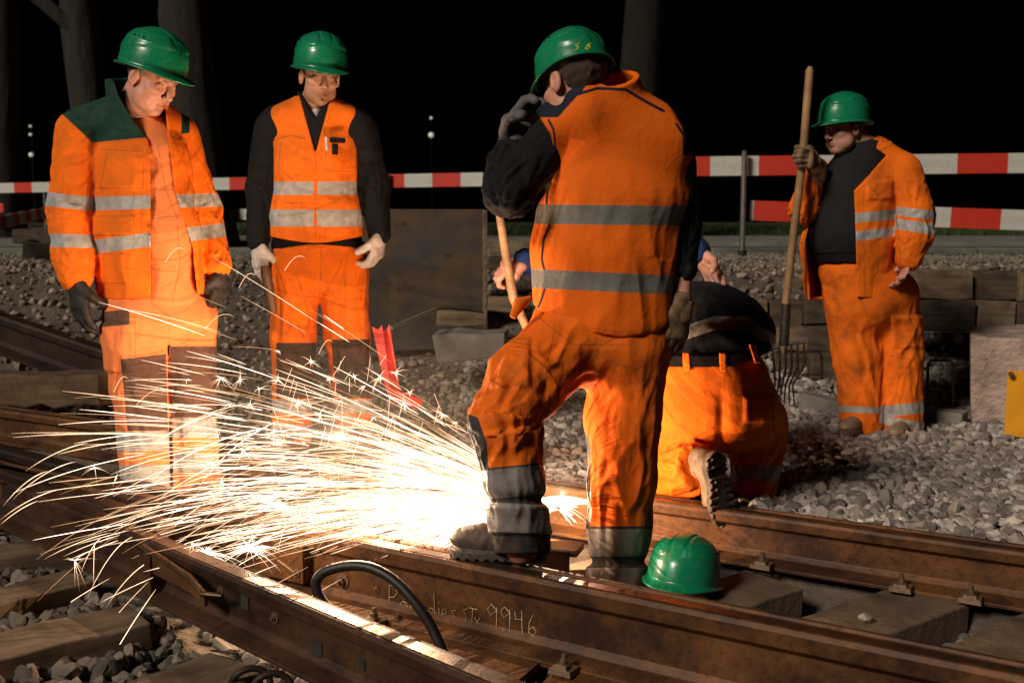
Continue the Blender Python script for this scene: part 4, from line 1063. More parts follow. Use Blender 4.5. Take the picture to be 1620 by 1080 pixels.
def ground():
    m = NT('trackbed_earth'); n = m.noise(2.2, 6, .6); n2 = m.noise(30, 6, .65)
    c = m.mix(m.ramp(n, [(.3, 0.), (.7, 1.)]), (.09, .068, .05), (.19, .15, .115)); c = m.mix(m.ramp(n2, [(.35, 0.), (.7, .7)]), c, (.05, .038, .03))
    m.bump(n2, .9, .03); m.fin(c, .95)
    nx, ny = 260, 260
    xs = np.linspace(-1, 1, nx); xs = np.sign(xs)*np.abs(xs)**1.6*7; ys = 1.0+np.linspace(0, 1, ny)**1.4*12
    X, Y = np.meshgrid(xs, ys, indexing='ij'); X = X*(1+.0*Y); Z = th(X.ravel(), Y.ravel())
    V = np.stack([X.ravel(), Y.ravel(), Z], 1); i, j = np.meshgrid(np.arange(nx-1), np.arange(ny-1), indexing='ij'); a = (i*ny+j).ravel()
    F = np.stack([a, a+ny, a+ny+1, a+1], 1)
    tag(link('ground', npmesh('ground', V, F, m.m)), kind='structure')
    # outlying flat ground to the horizon
    g = NT('night_field'); g.bump(g.noise(3, 5), .5, .05); g.fin(g.mix(g.ramp(g.noise(.3, 5), [(.3, 0.), (.7, 1.)]), (.012, .02, .006), (.02, .028, .01)), .95)
    mb = MB()
    ring = [(-7, 1), (7, 1), (7, 13), (-7, 13)]; big = [(-250, -60), (250, -60), (250, 400), (-250, 400)]
    vs = [(x, y, .0) for x, y in ring]+[(x, y, .0) for x, y in big]
    fs = [(i, 4+i, 4+(i+1) % 4, (i+1) % 4)[::-1] for i in range(4)]
    vs = [(x, y, (.70 if y > 5 else -.15)) for x, y, z in vs]
    mb.add(vs, fs); tag(mb.build('terrain', g.m), kind='structure')
    # gravel path, road, verge: sheets on the upper level
    r = NT('asphalt'); r.bump(r.noise(80, 4), .5, .006); r.fin(r.mix(r.ramp(r.noise(1.2, 6), [(.35, 0.), (.7, 1.)]), (.028, .03, .028), (.05, .05, .046)), .85)
    mb = MB(); mb.add([(-60, 12.2, .775), (60, 12.2, .775), (60, 16.2, .775), (-60, 16.2, .775)], [(0, 1, 2, 3)]); tag(mb.build('road', r.m), kind='structure')
    k = plain('pale_concrete', (.16, .16, .135), .85, .25, 3, .4, .01)
    mb = MB(); mb.box((0, 19.4, .79), (60, 3.2, .06)); tag(mb.build('pavement', k), kind='structure')
    gr = NT('rough_grass_ground'); gr.bump(gr.noise(9, 6, .7), .9, .1); gr.fin(gr.mix(gr.ramp(gr.noise(.8, 6), [(.3, 0.), (.7, 1.)]), (.01, .022, .004), (.03, .045, .008)), .95)
    mb = MB(); mb.add([(-90, 22.7, .84), (90, 22.7, .84), (90, 34, 1.02), (-90, 34, 1.02), (90, 60, 1.05), (-90, 60, 1.05)], [(0, 1, 2, 3), (3, 2, 4, 5)]); tag(mb.build('grass_bank', gr.m), kind='structure')
    # kerb stones of the road
    for i in range(14):
        xx = -10+1.6*i; mb = MB(); mb.box((xx, 12.1, .77), (.79, .09, .085)); o = mb.build('kerb_stone', k, None, .012)
        if i: o.data = KERB.data; o.location = (1.6*i, 0, 0)
        else: KERB = o
        tag(o, 'grey kerb stone along the near edge of the road', 'kerb stone', 'kerb stones along the road')
    # grass blades on the verge
    n = 26000; x = RNG.uniform(-14, 14, n); y = RNG.uniform(22.8, 30, n); z = .84+(y-22.7)*.016; hgt = RNG.uniform(.05, .22, n); a = RNG.uniform(0, 6.28, n)
    w = .012; V = np.stack([np.stack([x-w*np.cos(a), y-w*np.sin(a), z], 1), np.stack([x+w*np.cos(a), y+w*np.sin(a), z], 1), np.stack([x+RNG.normal(0, .05, n), y+RNG.normal(0, .05, n), z+hgt], 1)], 1).reshape(-1, 3)
    gm = NT('grass_blades'); gm.fin((.03, .055, .01), .8)
    tag(link('grass', npmesh('grass', V, np.arange(3*n).reshape(n, 3), gm.m, False)), 'low dark green grass along the far side of the pavement', 'grass', kind='stuff')
# ------------------------------------------------------------ ballast
def ico(sub):
    import bmesh
    bm = bmesh.new(); bmesh.ops.create_icosphere(bm, subdivisions=sub, radius=1); V = np.array([v.co[:] for v in bm.verts]); F = np.array([[v.index for v in f.verts] for f in bm.faces]); bm.free(); return V, F
def rocks(sub, n, rng):
    V, F = ico(sub); out = []
    for _ in range(n):
        N = rng.normal(size=(15, 3)); N /= np.linalg.norm(N, axis=1)[:, None]; H = rng.uniform(.62, 1.0, 15)
        dt = V@N.T; r = np.min(np.where(dt > .08, H/np.maximum(dt, .08), 9), 1); r = np.minimum(r, 1.35)
        out.append(V*r[:, None]*(1+.04*rng.normal(size=(len(V), 1)))*np.array([1, rng.uniform(.65, .95), rng.uniform(.5, .8)]))
    return out, F
def scatter(name, x, y, z, size, sub, mat, seed, label, cat):
    rng = np.random.default_rng(seed); vs, F = rocks(sub, 16, rng); n = len(x); m = len(vs[0])
    A = np.stack(vs)[rng.integers(0, 16, n)]
    q = rng.normal(size=(n, 4)); q[:, 1:3] *= .38; q /= np.linalg.norm(q, axis=1)[:, None]
    w, a, b, c = q.T
    R = np.stack([np.stack([1-2*(b*b+c*c), 2*(a*b-c*w), 2*(a*c+b*w)], 1), np.stack([2*(a*b+c*w), 1-2*(a*a+c*c), 2*(b*c-a*w)], 1), np.stack([2*(a*c-b*w), 2*(b*c+a*w), 1-2*(a*a+b*b)], 1)], 1)
    V = np.einsum('nij,nmj->nmi', R, A)*size[:, None, None]+np.stack([x, y, z], 1)[:, None]
    FF = (F[None]+(np.arange(n)*m)[:, None, None]).reshape(-1, 3)
    at = {'shade': ('FACE', np.repeat(rng.random(n), len(F)))}
    return tag(link(name, npmesh(name, V.reshape(-1, 3), FF, mat, False, at)), label, cat, kind='stuff')
def stone_mat(name, lo, hi, mid, warm):
    m = NT(name); s = m.attr('shade'); c = m.ramp(s, [(0., lo), (.35, mid), (.7, warm), (1., hi)])
    n = m.noise(60, 5, .65); c = m.mix(m.math('MULTIPLY', n, .5), c, tuple(v*.35 for v in mid)); m.bump(n, .5, .004)
    return m.fin(c, .85)
def visible(x, y, z, mx=160, my=90, mt=200):
    px, py, _ = proj(np.stack([x, y, z], 1)); return (px > -mx) & (px < 1620+mx) & (py < 1080+my)
def sdist(x, y, o, n): return (x-o[0])*n[0]+(y-o[1])*n[1]
def grid(x0, x1, y0, y1, st, rng):
    X, Y = np.meshgrid(np.arange(x0, x1, st), np.arange(y0, y1, st)); n = X.size
    return X.ravel()+rng.uniform(-.5, .5, n)*st, Y.ravel()+rng.uniform(-.5, .5, n)*st
def ballast():
    rng = np.random.default_rng(21)
    Mg = stone_mat('granite_ballast', (.10, .085, .075), (.62, .58, .53), (.27, .235, .205), (.40, .34, .29))
    Mb = stone_mat('dusty_ballast', (.08, .06, .045), (.48, .40, .31), (.21, .165, .125), (.31, .245, .185))
    Mp = stone_mat('fine_path_gravel', (.12, .11, .08), (.3, .29, .22), (.19, .175, .13), (.24, .215, .16))
    # right-hand ballast shoulder beyond the far rail, two layers
    X, Y, S = [], [], []
    for st, sz in ((.036, (.020, .034)), (.06, (.024, .040))):
        x, y = grid(-.35, 4.2, 3.2, 7.1, st, rng); k = (sdist(x, y, B0, nB) > .115) & visible(x, y, x*0+.1) & (x > -.3+0*y)
        x, y = x[k], y[k]; X.append(x); Y.append(y); S.append(rng.uniform(*sz, len(x)))
    x, y, s = map(np.concatenate, (X, Y, S)); z = th(x, y)+s*.35+rng.uniform(0, .012, len(x))
    near = sdist(x, y, B0, nB); z += .02*np.exp(-near/.2)
    scatter('ballast', x, y, z, s, 2, Mg, 1, 'pale grey crushed stone ballast heaped beyond the far rail', 'ballast')
    # dusty rubble behind and to the left
    x, y = grid(-5.5, -.25, 4.3, 8.6, .062, rng); k = (sdist(x, y, B0, nB) > .12) & visible(x, y, x*0+.3); x, y = x[k], y[k]
    x2, y2 = grid(-.3, 4, 6.8, 8.5, .065, rng); k = visible(x2, y2, x2*0+.3); x = np.concatenate([x, x2[k]]); y = np.concatenate([y, y2[k]])
    s = rng.uniform(.018, .045, len(x))*(.7+.6*(rng.random(len(x)) > .9)); z = th(x, y)+s*.3
    scatter('rubble', x, y, z, s, 1, Mb, 2, 'dusty brown rubble and broken stone rising to the road level', 'rubble')
    # foreground ballast between the sleepers
    x, y = grid(-2.9, 1.9, 2.0, 4.4, .043, rng); a = sdist(x, y, A0, nA); c = sdist(x, y, C0, nC)
    k = visible(x, y, x*0) & (sdist(x, y, B0, nB) < -.09) & (np.abs(a) > .06) & (np.abs(c) > .05); x, y = x[k], y[k]
    s = rng.uniform(.02, .042, len(x)); z = th(x, y)+s*.35+rng.uniform(0, .02, len(x)); a = sdist(x, y, A0, nA)
    z = z-np.where(a > 0, .015, 0)
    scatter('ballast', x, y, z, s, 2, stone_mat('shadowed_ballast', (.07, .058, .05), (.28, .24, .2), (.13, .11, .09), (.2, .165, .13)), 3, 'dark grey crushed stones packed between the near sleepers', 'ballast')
    x, y = grid(-9, 9, 8.3, 12.1, .055, rng); k = visible(x, y, x*0+.78, 60); x, y = x[k], y[k]; s = rng.uniform(.012, .028, len(x)); z = np.maximum(th(x, y), 0)+s*.3
    scatter('path_gravel', x, y, z, s, 1, Mp, 4, 'fine pale gravel spread beside the road', 'gravel')
# ------------------------------------------------------------ steel
def rust(name, a=(.04, .016, .008), b=(.18, .072, .02), c=(.014, .008, .005), metal=.35, rough=(.45, .75)):
    m = NT(name); n = m.noise(4, 7, .65); n2 = m.noise(38, 6, .7, sx=(1, 1, 1))
    col = m.mix(m.ramp(n, [(.38, 0.), (.64, 1.)]), a, b); col = m.mix(m.ramp(n2, [(.5, 0.), (.72, .85)]), col, c)
    m.bump(n2, .45, .003); m.bump(m.noise(220, 3), .3, .0008, None) if False else None
    return m.fin(col, m.mix(n, (rough[0],)*3, (rough[1],)*3), Metallic=metal)
def steel():
    global M_rust, M_worn, M_dark, M_bolt, M_mid
    M_mid = rust('dark_rust_steel', (.022, .011, .007), (.085, .038, .016), (.01, .006, .005))
    M_rust = rust('rusty_rail_steel'); M_dark = rust('dark_old_steel', (.02, .012, .008), (.05, .026, .014), (.012, .008, .006)); M_worn = rust('worn_rail_head', (.09, .055, .033), (.18, .11, .06), (.04, .02, .010), .8, (.28, .5)); M_bolt = rust('bolt_steel', (.16, .11, .07), (.24, .15, .09), (.05, .03, .02), .6)
GROOVE = [(-.075, 0), (-.075, .012), (-.022, .026), (-.009, .042), (-.009, .118), (-.034, .132), (-.036, .160), (-.030, .17), (.020, .17), (.026, .162), (.030, .138), (.058, .138), (.062, .160), (.066, .165), (.078, .165), (.082, .158), (.080, .125), (.012, .112), (.009, .042), (.022, .026), (.075, .012), (.075, 0)]
VIG = [(-.07, 0), (-.07, .012), (-.022, .026), (-.009, .042), (-.009, .120), (-.033, .132), (-.036, .158), (-.030, .17), (.030, .17), (.036, .158), (.033, .132), (.009, .120), (.009, .042), (.022, .026), (.07, .012), (.07, 0)]
def v3(p, z=0): return np.array([p[0], p[1], z])
def rail(name, o, u, t0, t1, prof, label, cat='rail', z=0, nseg=30, mat=None):
    n = np.array([-u[1], u[0]])
    t = thing(name, label, cat, v3(o+u*(t0+t1)/2, z))
    vs, fs = extrude_profile(prof, v3(o+u*t0, z), v3(o+u*t1, z), v3(n), nseg=nseg); m = MB(); m.add(vs, fs)
    r = m.build('rail_profile', mat or M_rust, t, .0022, 2)
    return t
def bolt(parent, p, nrm_, r=.016, l=.03, name='bolt'):
    m = MB(); d = nrm(nrm_); m.tube([p-d*.01, p+d*.004], r*1.7, 16, sm=False); m.tube([p, p+d*l*.6], r, 6, sm=False); m.tube([p, p+d*l], r*.55, 12, sm=False); return m.build(name, M_bolt, parent, .0012, 1)
def clip(parent, p, u, n):
    """rail clip with bolt on the foot"""
    m = MB(); p = np.asarray(p, float); U = v3(u); N = v3(n)
    m.box(p+[0, 0, .006], (.035, .030, .008), [U, N, [0, 0, 1]], .9); m.box(p+[0, 0, .018]-N*.012, (.022, .014, .006), [U, N, [0, 0, 1]], .8)
    m.tube([p+[0, 0, .012], p+[0, 0, .036]], .013, 6, sm=False); m.tube([p, p+[0, 0, .050]], .0075, 10)
    return m.build('rail_clip', M_bolt, parent, .0015, 1)
def polyscrawl(parent, name, strokes, origin, ux, uz, off, s, mat, r=.0011):
    for line in strokes:
        m = MB(); pts = [origin+ux*x*s+uz*y*s+off for x, y in line]
        m.tube(pts, r, 5); m.build(name, mat, parent)
def wood(name, a=(.10, .065, .035), b=(.2, .14, .08), dark=(.03, .02, .012), sx=(1, 12, 12)):
    m = NT(name); n = m.noise(3, 6, .6, sx=sx); n2 = m.noise(6, 6, .6); c = m.mix(m.ramp(n, [(.3, 0.), (.7, 1.)]), a, b); c = m.mix(m.ramp(n2, [(.45, 0.), (.7, .8)]), c, dark)
    m.bump(n, .6, .006); return m.fin(c, .85)
def beam(name, a, b, w, h, mat, label, cat, group=None, bevel=.008, z_is='top', jag=0, ends=None):
    """squared timber or block from a to b (top centre line)"""
    a = np.asarray(a, float); b = np.asarray(b, float); u = nrm(b-a); s = nrm(np.cross([0, 0, 1.], u)); up = np.cross(u, s)
    me = MB(); L = np.linalg.norm(b-a); n = max(2, int(L/.12)); rg = np.random.default_rng(int(abs(a[0]*1000+a[1]*77)) % 9999)
    o = thing_mesh = None
    vs = []; fs = []
    for i in range(n+1):
        for sx, sz in ((-1, -1), (1, -1), (1, 0), (-1, 0)):
            vs.append(np.array([L*i/n, -sx*w/2, sz*h])+rg.normal(0, .0022+jag, 3))
    for i in range(n):
        for k in range(4): k2 = (k+1) % 4; fs.append((i*4+k, i*4+k2, (i+1)*4+k2, (i+1)*4+k))
    fs.append((3, 2, 1, 0)); fs.append((n*4, n*4+1, n*4+2, n*4+3))
    me.add(vs, fs); ob = bpy.data.objects.new(name, me.mesh(name, mat)); COL.objects.link(ob); ob.matrix_basis = Matrix(((u[0], -s[0], up[0] if up[2] > 0 else -up[0], a[0]), (u[1], -s[1], up[1] if up[2] > 0 else -up[1], a[1]), (u[2], -s[2], abs(up[2]), a[2]), (0, 0, 0, 1)))
    md = ob.modifiers.new('bevel', 'BEVEL'); md.width = bevel; md.segments = 2; md.limit_method = 'ANGLE'; md.angle_limit = .7
    return tag(ob, label, cat, group)
def track():
    steel()
    ra = rail('rail', A0, uA, -3.2, 2.6, [(a, RT-(RT-b)*1.36) for a, b in GROOVE], 'rusty grooved rail under the boot with chalk writing on its web', nseg=40)
    rb = rail('rail', B0, uB, -4.2, 2.8, GROOVE, 'rusty rail under the kneeling man, beside the pale ballast', nseg=40)
    rc = rail('rail', C0, uC, -1.15, 2.2, VIG, 'diagonal switch rail nearest the bottom edge with worn shiny head', mat=M_mid)
    # worn running surfaces
    def strip(par, o, u, t0, t1, a, b, z):
        n = np.array([-u[1], u[0]]); m = MB(); vs, fs = extrude_profile([(a, 0), (a, .0016), (b, .0016), (b, 0)], v3(o+u*t0, z), v3(o+u*t1, z), v3(n), nseg=20); m.add(vs, fs); m.build('running_surface', M_worn, par)
    strip(ra, A0, uA, -3.19, 2.59, -.024, .010, RT+.0005); strip(rb, B0, uB, -4.19, 2.79, -.022, .010, RT+.0005); strip(rc, C0, uC, -1.14, 2.19, -.022, .016, RT+.0005)
    # second rails converging at the left (frog)
    for k, (pa, pb, lab) in enumerate([(G(-60, 690, RT), G(405, 812, RT), 'short wing rail behind the boot rail, under the white spray'), (G(-60, 716, RT), G(262, 826, RT), 'narrow guard rail between the two crossing rails at the frog')]):
        u = nrm((pb-pa)[:2]); L = np.linalg.norm((pb-pa)[:2])
        w = rail('rail', pa[:2], u, 0, L, VIG, lab, nseg=16, mat=M_dark); strip(w, pa[:2], u, .002, L-.002, -.028, .028, RT+.0005)
    nA3, uA3, nC3, uC3 = v3(nA), v3(uA), v3(nC), v3(uC); up = np.array([0, 0, 1.])
    def onA(px, py, n_off=-.0095):
        """point on rail A web plane seen at pixel"""
        a = (px-810)/FPX; b = (540-py)/FPX; d = np.array([a, ct+b*st, -st+b*ct]); o = v3(A0)+nA3*n_off
        t = np.dot(o-[0, 0, CAMZ], nA3)/np.dot(d, nA3); return np.array([0, 0, CAMZ])+d*t
    def onC(px, py, n_off=-.0095):
        a = (px-810)/FPX; b = (540-py)/FPX; d = np.array([a, ct+b*st, -st+b*ct]); o = v3(C0)+nC3*n_off
        t = np.dot(o-[0, 0, CAMZ], nC3)/np.dot(d, nC3); return np.array([0, 0, CAMZ])+d*t
    # joint block, bolts and chalk on A
    p = onA(452, 898, -.03); m = MB(); m.box([p[0], p[1], .062], (.095, .022, .062), [uA3, nA3, up]); m.build('joint_block', M_rust, ra, .003)
    p = onA(440, 886, -.054); q = onA(470, 908, -.054); m = MB(); m.tube([p, q], .006, 6); m.build('pin', M_bolt, ra)
    bolt(ra, onA(543, 918), -nA3, .014, .030); bolt(ra, onA(596, 932), -nA3, .006, .012); bolt(ra, onA(470, 905, -.053), -nA3, .008, .014)
    chalk = NT('chalk'); Mc = chalk.fin(chalk.mix(chalk.ramp(chalk.noise(160, 2), [(.4, 0.), (.6, .6)]), (.6, .42, .24), (.2, .1, .05)), .9)
    O_ = onA(613, 962); O_2 = onA(838, 1006); ux = nrm(O_2-O_); L = np.linalg.norm(O_2-O_); s = L/20.0
    # letters in a 20-unit-long line, heights about 3 units
    S = []
    def put(x0, strokes): S.extend([[(x0+a, b) for a, b in st_] for st_ in strokes])
    put(0, [[(0.3, 0), (.4, 3.0)], [(.4, 3.0), (1.3, 2.9), (1.6, 2.2), (1.1, 1.6), (.4, 1.5)]])  # P
    put(1.9, [[(1.0, 1.2), (.5, 1.3), (.1, .7), (.4, .1), (.9, .4), (1.1, 1.2), (1.2, .1)]])  # a
    put(3.4, [[(.1, 1.3), (.3, .1)], [(.25, .9), (.7, 1.3), (1.0, 1.1)]])  # r
    put(4.6, [[(1.0, 1.2), (.5, 1.3), (.1, .7), (.4, .1), (.9, .4), (1.1, 1.2), (1.2, .1)]])
    put(6.0, [[(1.0, .9), (.5, 1.2), (.1, .6), (.5, .1), (1.0, .4)], [(1.0, 3.0), (1.15, .1)]])  # d
    put(7.5, [[(.2, 1.3), (.3, .1)], [(.2, 1.9), (.25, 2.05)]])
    put(8.0, [[(.1, .7), (.8, .9), (.6, 1.4), (.1, 1.0), (.3, .2), (1.0, .2)]])
    put(9.2, [[(.9, 1.4), (.3, 1.3), (.7, .7), (.8, .2), (.1, .1)]])
    put(11.0, [[(.7, 1.9), (.2, 1.6), (.6, .9), (.2, .1)], [(.9, 2.0), (2.2, 2.0)], [(1.5, 2.0), (1.3, .2)], [(1.7, 1.0), (2.4, .1)], [(2.4, 1.0), (1.7, .1)]])
    for k in (0, 1, 2): put(14.4+1.75*k, [[(1.2, 2.4), (.6, 2.9), (.1, 2.3), (.5, 1.6), (1.2, 2.2), (1.3, 2.7), (1.3, .3), (.8, .0), (.4, .3)]])
    S[-1:] = []; put(14.4+3.5, [[(.2, 2.6), (.3, 1.7), (1.1, 1.8)], [(1.1, 2.8), (1.2, .2), (.7, -.2), (.4, .1)]])
    put(19.6, [[(.9, 2.6), (.4, 1.6), (.3, .5), (.9, .1), (1.3, .7), (.9, 1.2), (.4, .8)]])
    polyscrawl(ra, 'chalk_writing', S, O_+np.array([0, 0, .0]), ux, up, -nA3*.0016, s, Mc, r=.0017)
    # rail C web slots, bolts, flared guard
    for px, py, a, b in ((388, 952, .018, .02), (500, 1024, .026, .022), (573, 1050, .012, .014)):
        m = MB(); p = onC(px, py, -.0105); m.box(p, (a, .0022, b), [uC3, nC3, up]); m.build('slot', M_sole, rc)
    bolt(rc, onC(436, 976), -nC3, .009, .016); bolt(rc, onC(350, 935), -nC3, .009, .016)
    gp = [onC(225, 846, -.05), onC(262, 872, -.055), onC(300, 898, -.06), onC(322, 925, -.09)]
    t = thing('check_plate', 'bent steel guard flaring out beside the diagonal switch rail', 'guard plate', gp[1]*[1, 1, 0])
    m = MB(); vs = []; 
    for i, g in enumerate(gp):
        z0 = .155-.012*i; w = .012
        for zz, nn in ((.085, -.0), (z0, 0), (z0, w), (.085, w)): vs.append([g[0]+nC3[0]*nn, g[1]+nC3[1]*nn, zz])
    fs = []
    for i in range(3):
        for k in range(4): k2 = (k+1) % 4; fs.append((i*4+k, (i+1)*4+k, (i+1)*4+k2, i*4+k2))
    fs += [(0, 1, 2, 3), (15, 14, 13, 12)]; m.add(vs, fs); m.build('plate', M_rust, t, .002)
    lip = [g*[1, 1, 0]+np.array([0, 0, .158-.012*i]) for i, g in enumerate(gp)]+[onC(350, 918, -.06)*[1, 1, 0]+[0, 0, .12]]
    m = MB(); m.tube(lip, [.012, .013, .013, .012, .006], 8, flat=.7); m.build('rolled_lip', M_worn, t)
    for px, py in ((250, 935),):
        m = MB(); c = onC(px, py, -.03); m.box([c[0], c[1], .07], (.012, .03, .07), [uC3, nC3, up]); m.build('rib', M_rust, t, .002)
    # point lock: small shackle lying by rail C
    c = onC(395, 1015, -.16); t = thing('shackle', 'dark iron shackle and bolt lying on the ballast below the diagonal rail', 'shackle', [c[0], c[1], -.03])
    for k in range(2):
        m = MB(); cc = np.array([c[0]+.06*k, c[1]-.03*k, -.02]); m.tube([cc+np.array([.0+.05*math.cos(a), .01*math.sin(a*2), .05*math.sin(a)]) for a in np.linspace(-.3, 3.6, 12)], .009, 8); m.build('ring', M_dark, t)
    m = MB(); m.tube([[c[0]-.06, c[1]+.0, -.03], [c[0]+.16, c[1]-.06, -.035]], .012, 8); m.build('rod', M_dark, t)
    # clips and anchor bolts on the rail feet
    for tt in (.74, .98, 1.42, 1.62, 1.98, 2.3): 
        for sd in (-1,): clip(rb, v3(B0+uB*(tt-.55), .014)+v3(nB)*(-.088), uB, nB)
    for tt in (.30, .95, 1.5): clip(ra, v3(A0+uA*tt, -.046)-nA3*.100, uA, nA)
    for tt in (.05, .35): bolt(ra, v3(A0+uA*tt, -.04)-nA3*.05, up, .009, .02)
    # base plate flange at near side of A
    m = MB(); vs, fs = extrude_profile([(-.21, -.074), (-.21, -.06), (-.07, -.048), (-.07, -.074)], v3(A0+uA*-.1), v3(A0+uA*.86), nA3, nseg=6); m.add(vs, fs); m.build('base_plate', M_rust, ra, .002)
    m = MB(); vs, fs = extrude_profile([(-.18, -.074), (-.18, -.06), (-.07, -.048), (-.07, -.074)], v3(A0+uA*.92), v3(A0+uA*2.5), nA3, nseg=6); m.add(vs, fs); m.build('base_plate', M_rust, ra, .002)
    # rod end piece bottom: rail stub between A and B that mirrors the light
    pc = G(868, 905, .03); t = thing('steel_plate', 'smooth dark steel plate between the rails mirroring the sparks', 'plate', [pc[0], pc[1], 0])
    mm = NT('smooth_dark_steel'); Mm = mm.fin((.05, .03, .02), .18, Metallic=.9)
    m = MB(); m.box([pc[0]-.0, pc[1]+.02, .05], (.07, .004, .05), [[.95, -.3, 0], [.3, .95, 0], [0, 0, 1]]); m.build('face', Mm, t, .001)
    m = MB(); m.box([pc[0]+.02, pc[1]+.09, .085], (.09, .05, .012), [[.95, -.3, 0], [.3, .95, 0], [0, 0, 1]]); m.build('top_flange', M_rust, t, .002)
    # sleepers
    w = nrm(np.array([.80, .60])); Mconc = plain('weathered_concrete_sleeper', (.115, .08, .05), .85, .5, 6, .6, .008); Mwd = wood('timber_sleeper', (.09, .06, .035), (.22, .16, .095), (.03, .02, .012), (1, 9, 9))
    labs = ['concrete sleeper under the green helmet and the standing boot', 'concrete sleeper with a loose pebble on top, midway along the open rail pit', 'concrete sleeper at the right edge between the two rails']
    cs = [np.array([.62, 3.22]), np.array([1.020, 3.085]), np.array([1.50, 2.86])]
    pts = [(G(1110, 950, 0)[:2]), (G(1372, 976, 0)[:2]), (G(1640, 1005, 0)[:2])]
    for c, l in zip(pts, labs):
        t0 = (sdist(c[0], c[1], A0, nA)-.05)/np.dot(w, nA); a = v3(c-w*t0, .0); b = v3(c+w*.34, .0); beam('sleeper', a, b, .235, .155, Mconc, l, 'sleeper', 'sleepers under the track', .006)
    g2 = G(720, 960, 0)[:2]; g2 = g2-w*((sdist(g2[0], g2[1], A0, nA)-.05)/np.dot(w, nA)); beam('sleeper', v3(g2, -.002), v3(g2+w*1.0, -.002), .235, .155, Mconc, 'concrete sleeper running under the boot rail behind the hose', 'sleeper', 'sleepers under the track', .006)
    for (x0, y0, x1, y1, wd, l) in ((-70, 1035, 222, 968, .20, 'sunlit' and 'broad pale timber sleeper leading to the guard plate'), (-70, 962, 128, 908, .16, 'mossy timber sleeper behind the broad pale one'), (175, 1120, 375, 1044, .22, 'stub of timber sleeper at the bottom edge beside the iron shackle'), (-60, 880, 150, 852, .16, 'dark timber sleeper beside the crossing rails')):
        beam('sleeper', G(x0, y0, .0), G(x1, y1, .0), wd, .14, Mwd, l, 'sleeper', 'sleepers under the track', .007, jag=.002)
    sc = G(1080, 1003, .0)[:2]; st2 = MB()
    peb, F = rocks(2, 3, np.random.default_rng(8)); 
    q = G(1369, 975, .02); o = link('pebble', npmesh('pebble', peb[0]*.022+q, F, stone_mat('pebble_stone', (.3, .26, .22), (.3, .26, .22), (.3, .26, .22), (.3, .26, .22)), False)); tag(o, 'single loose pebble on top of the concrete sleeper', 'pebble')
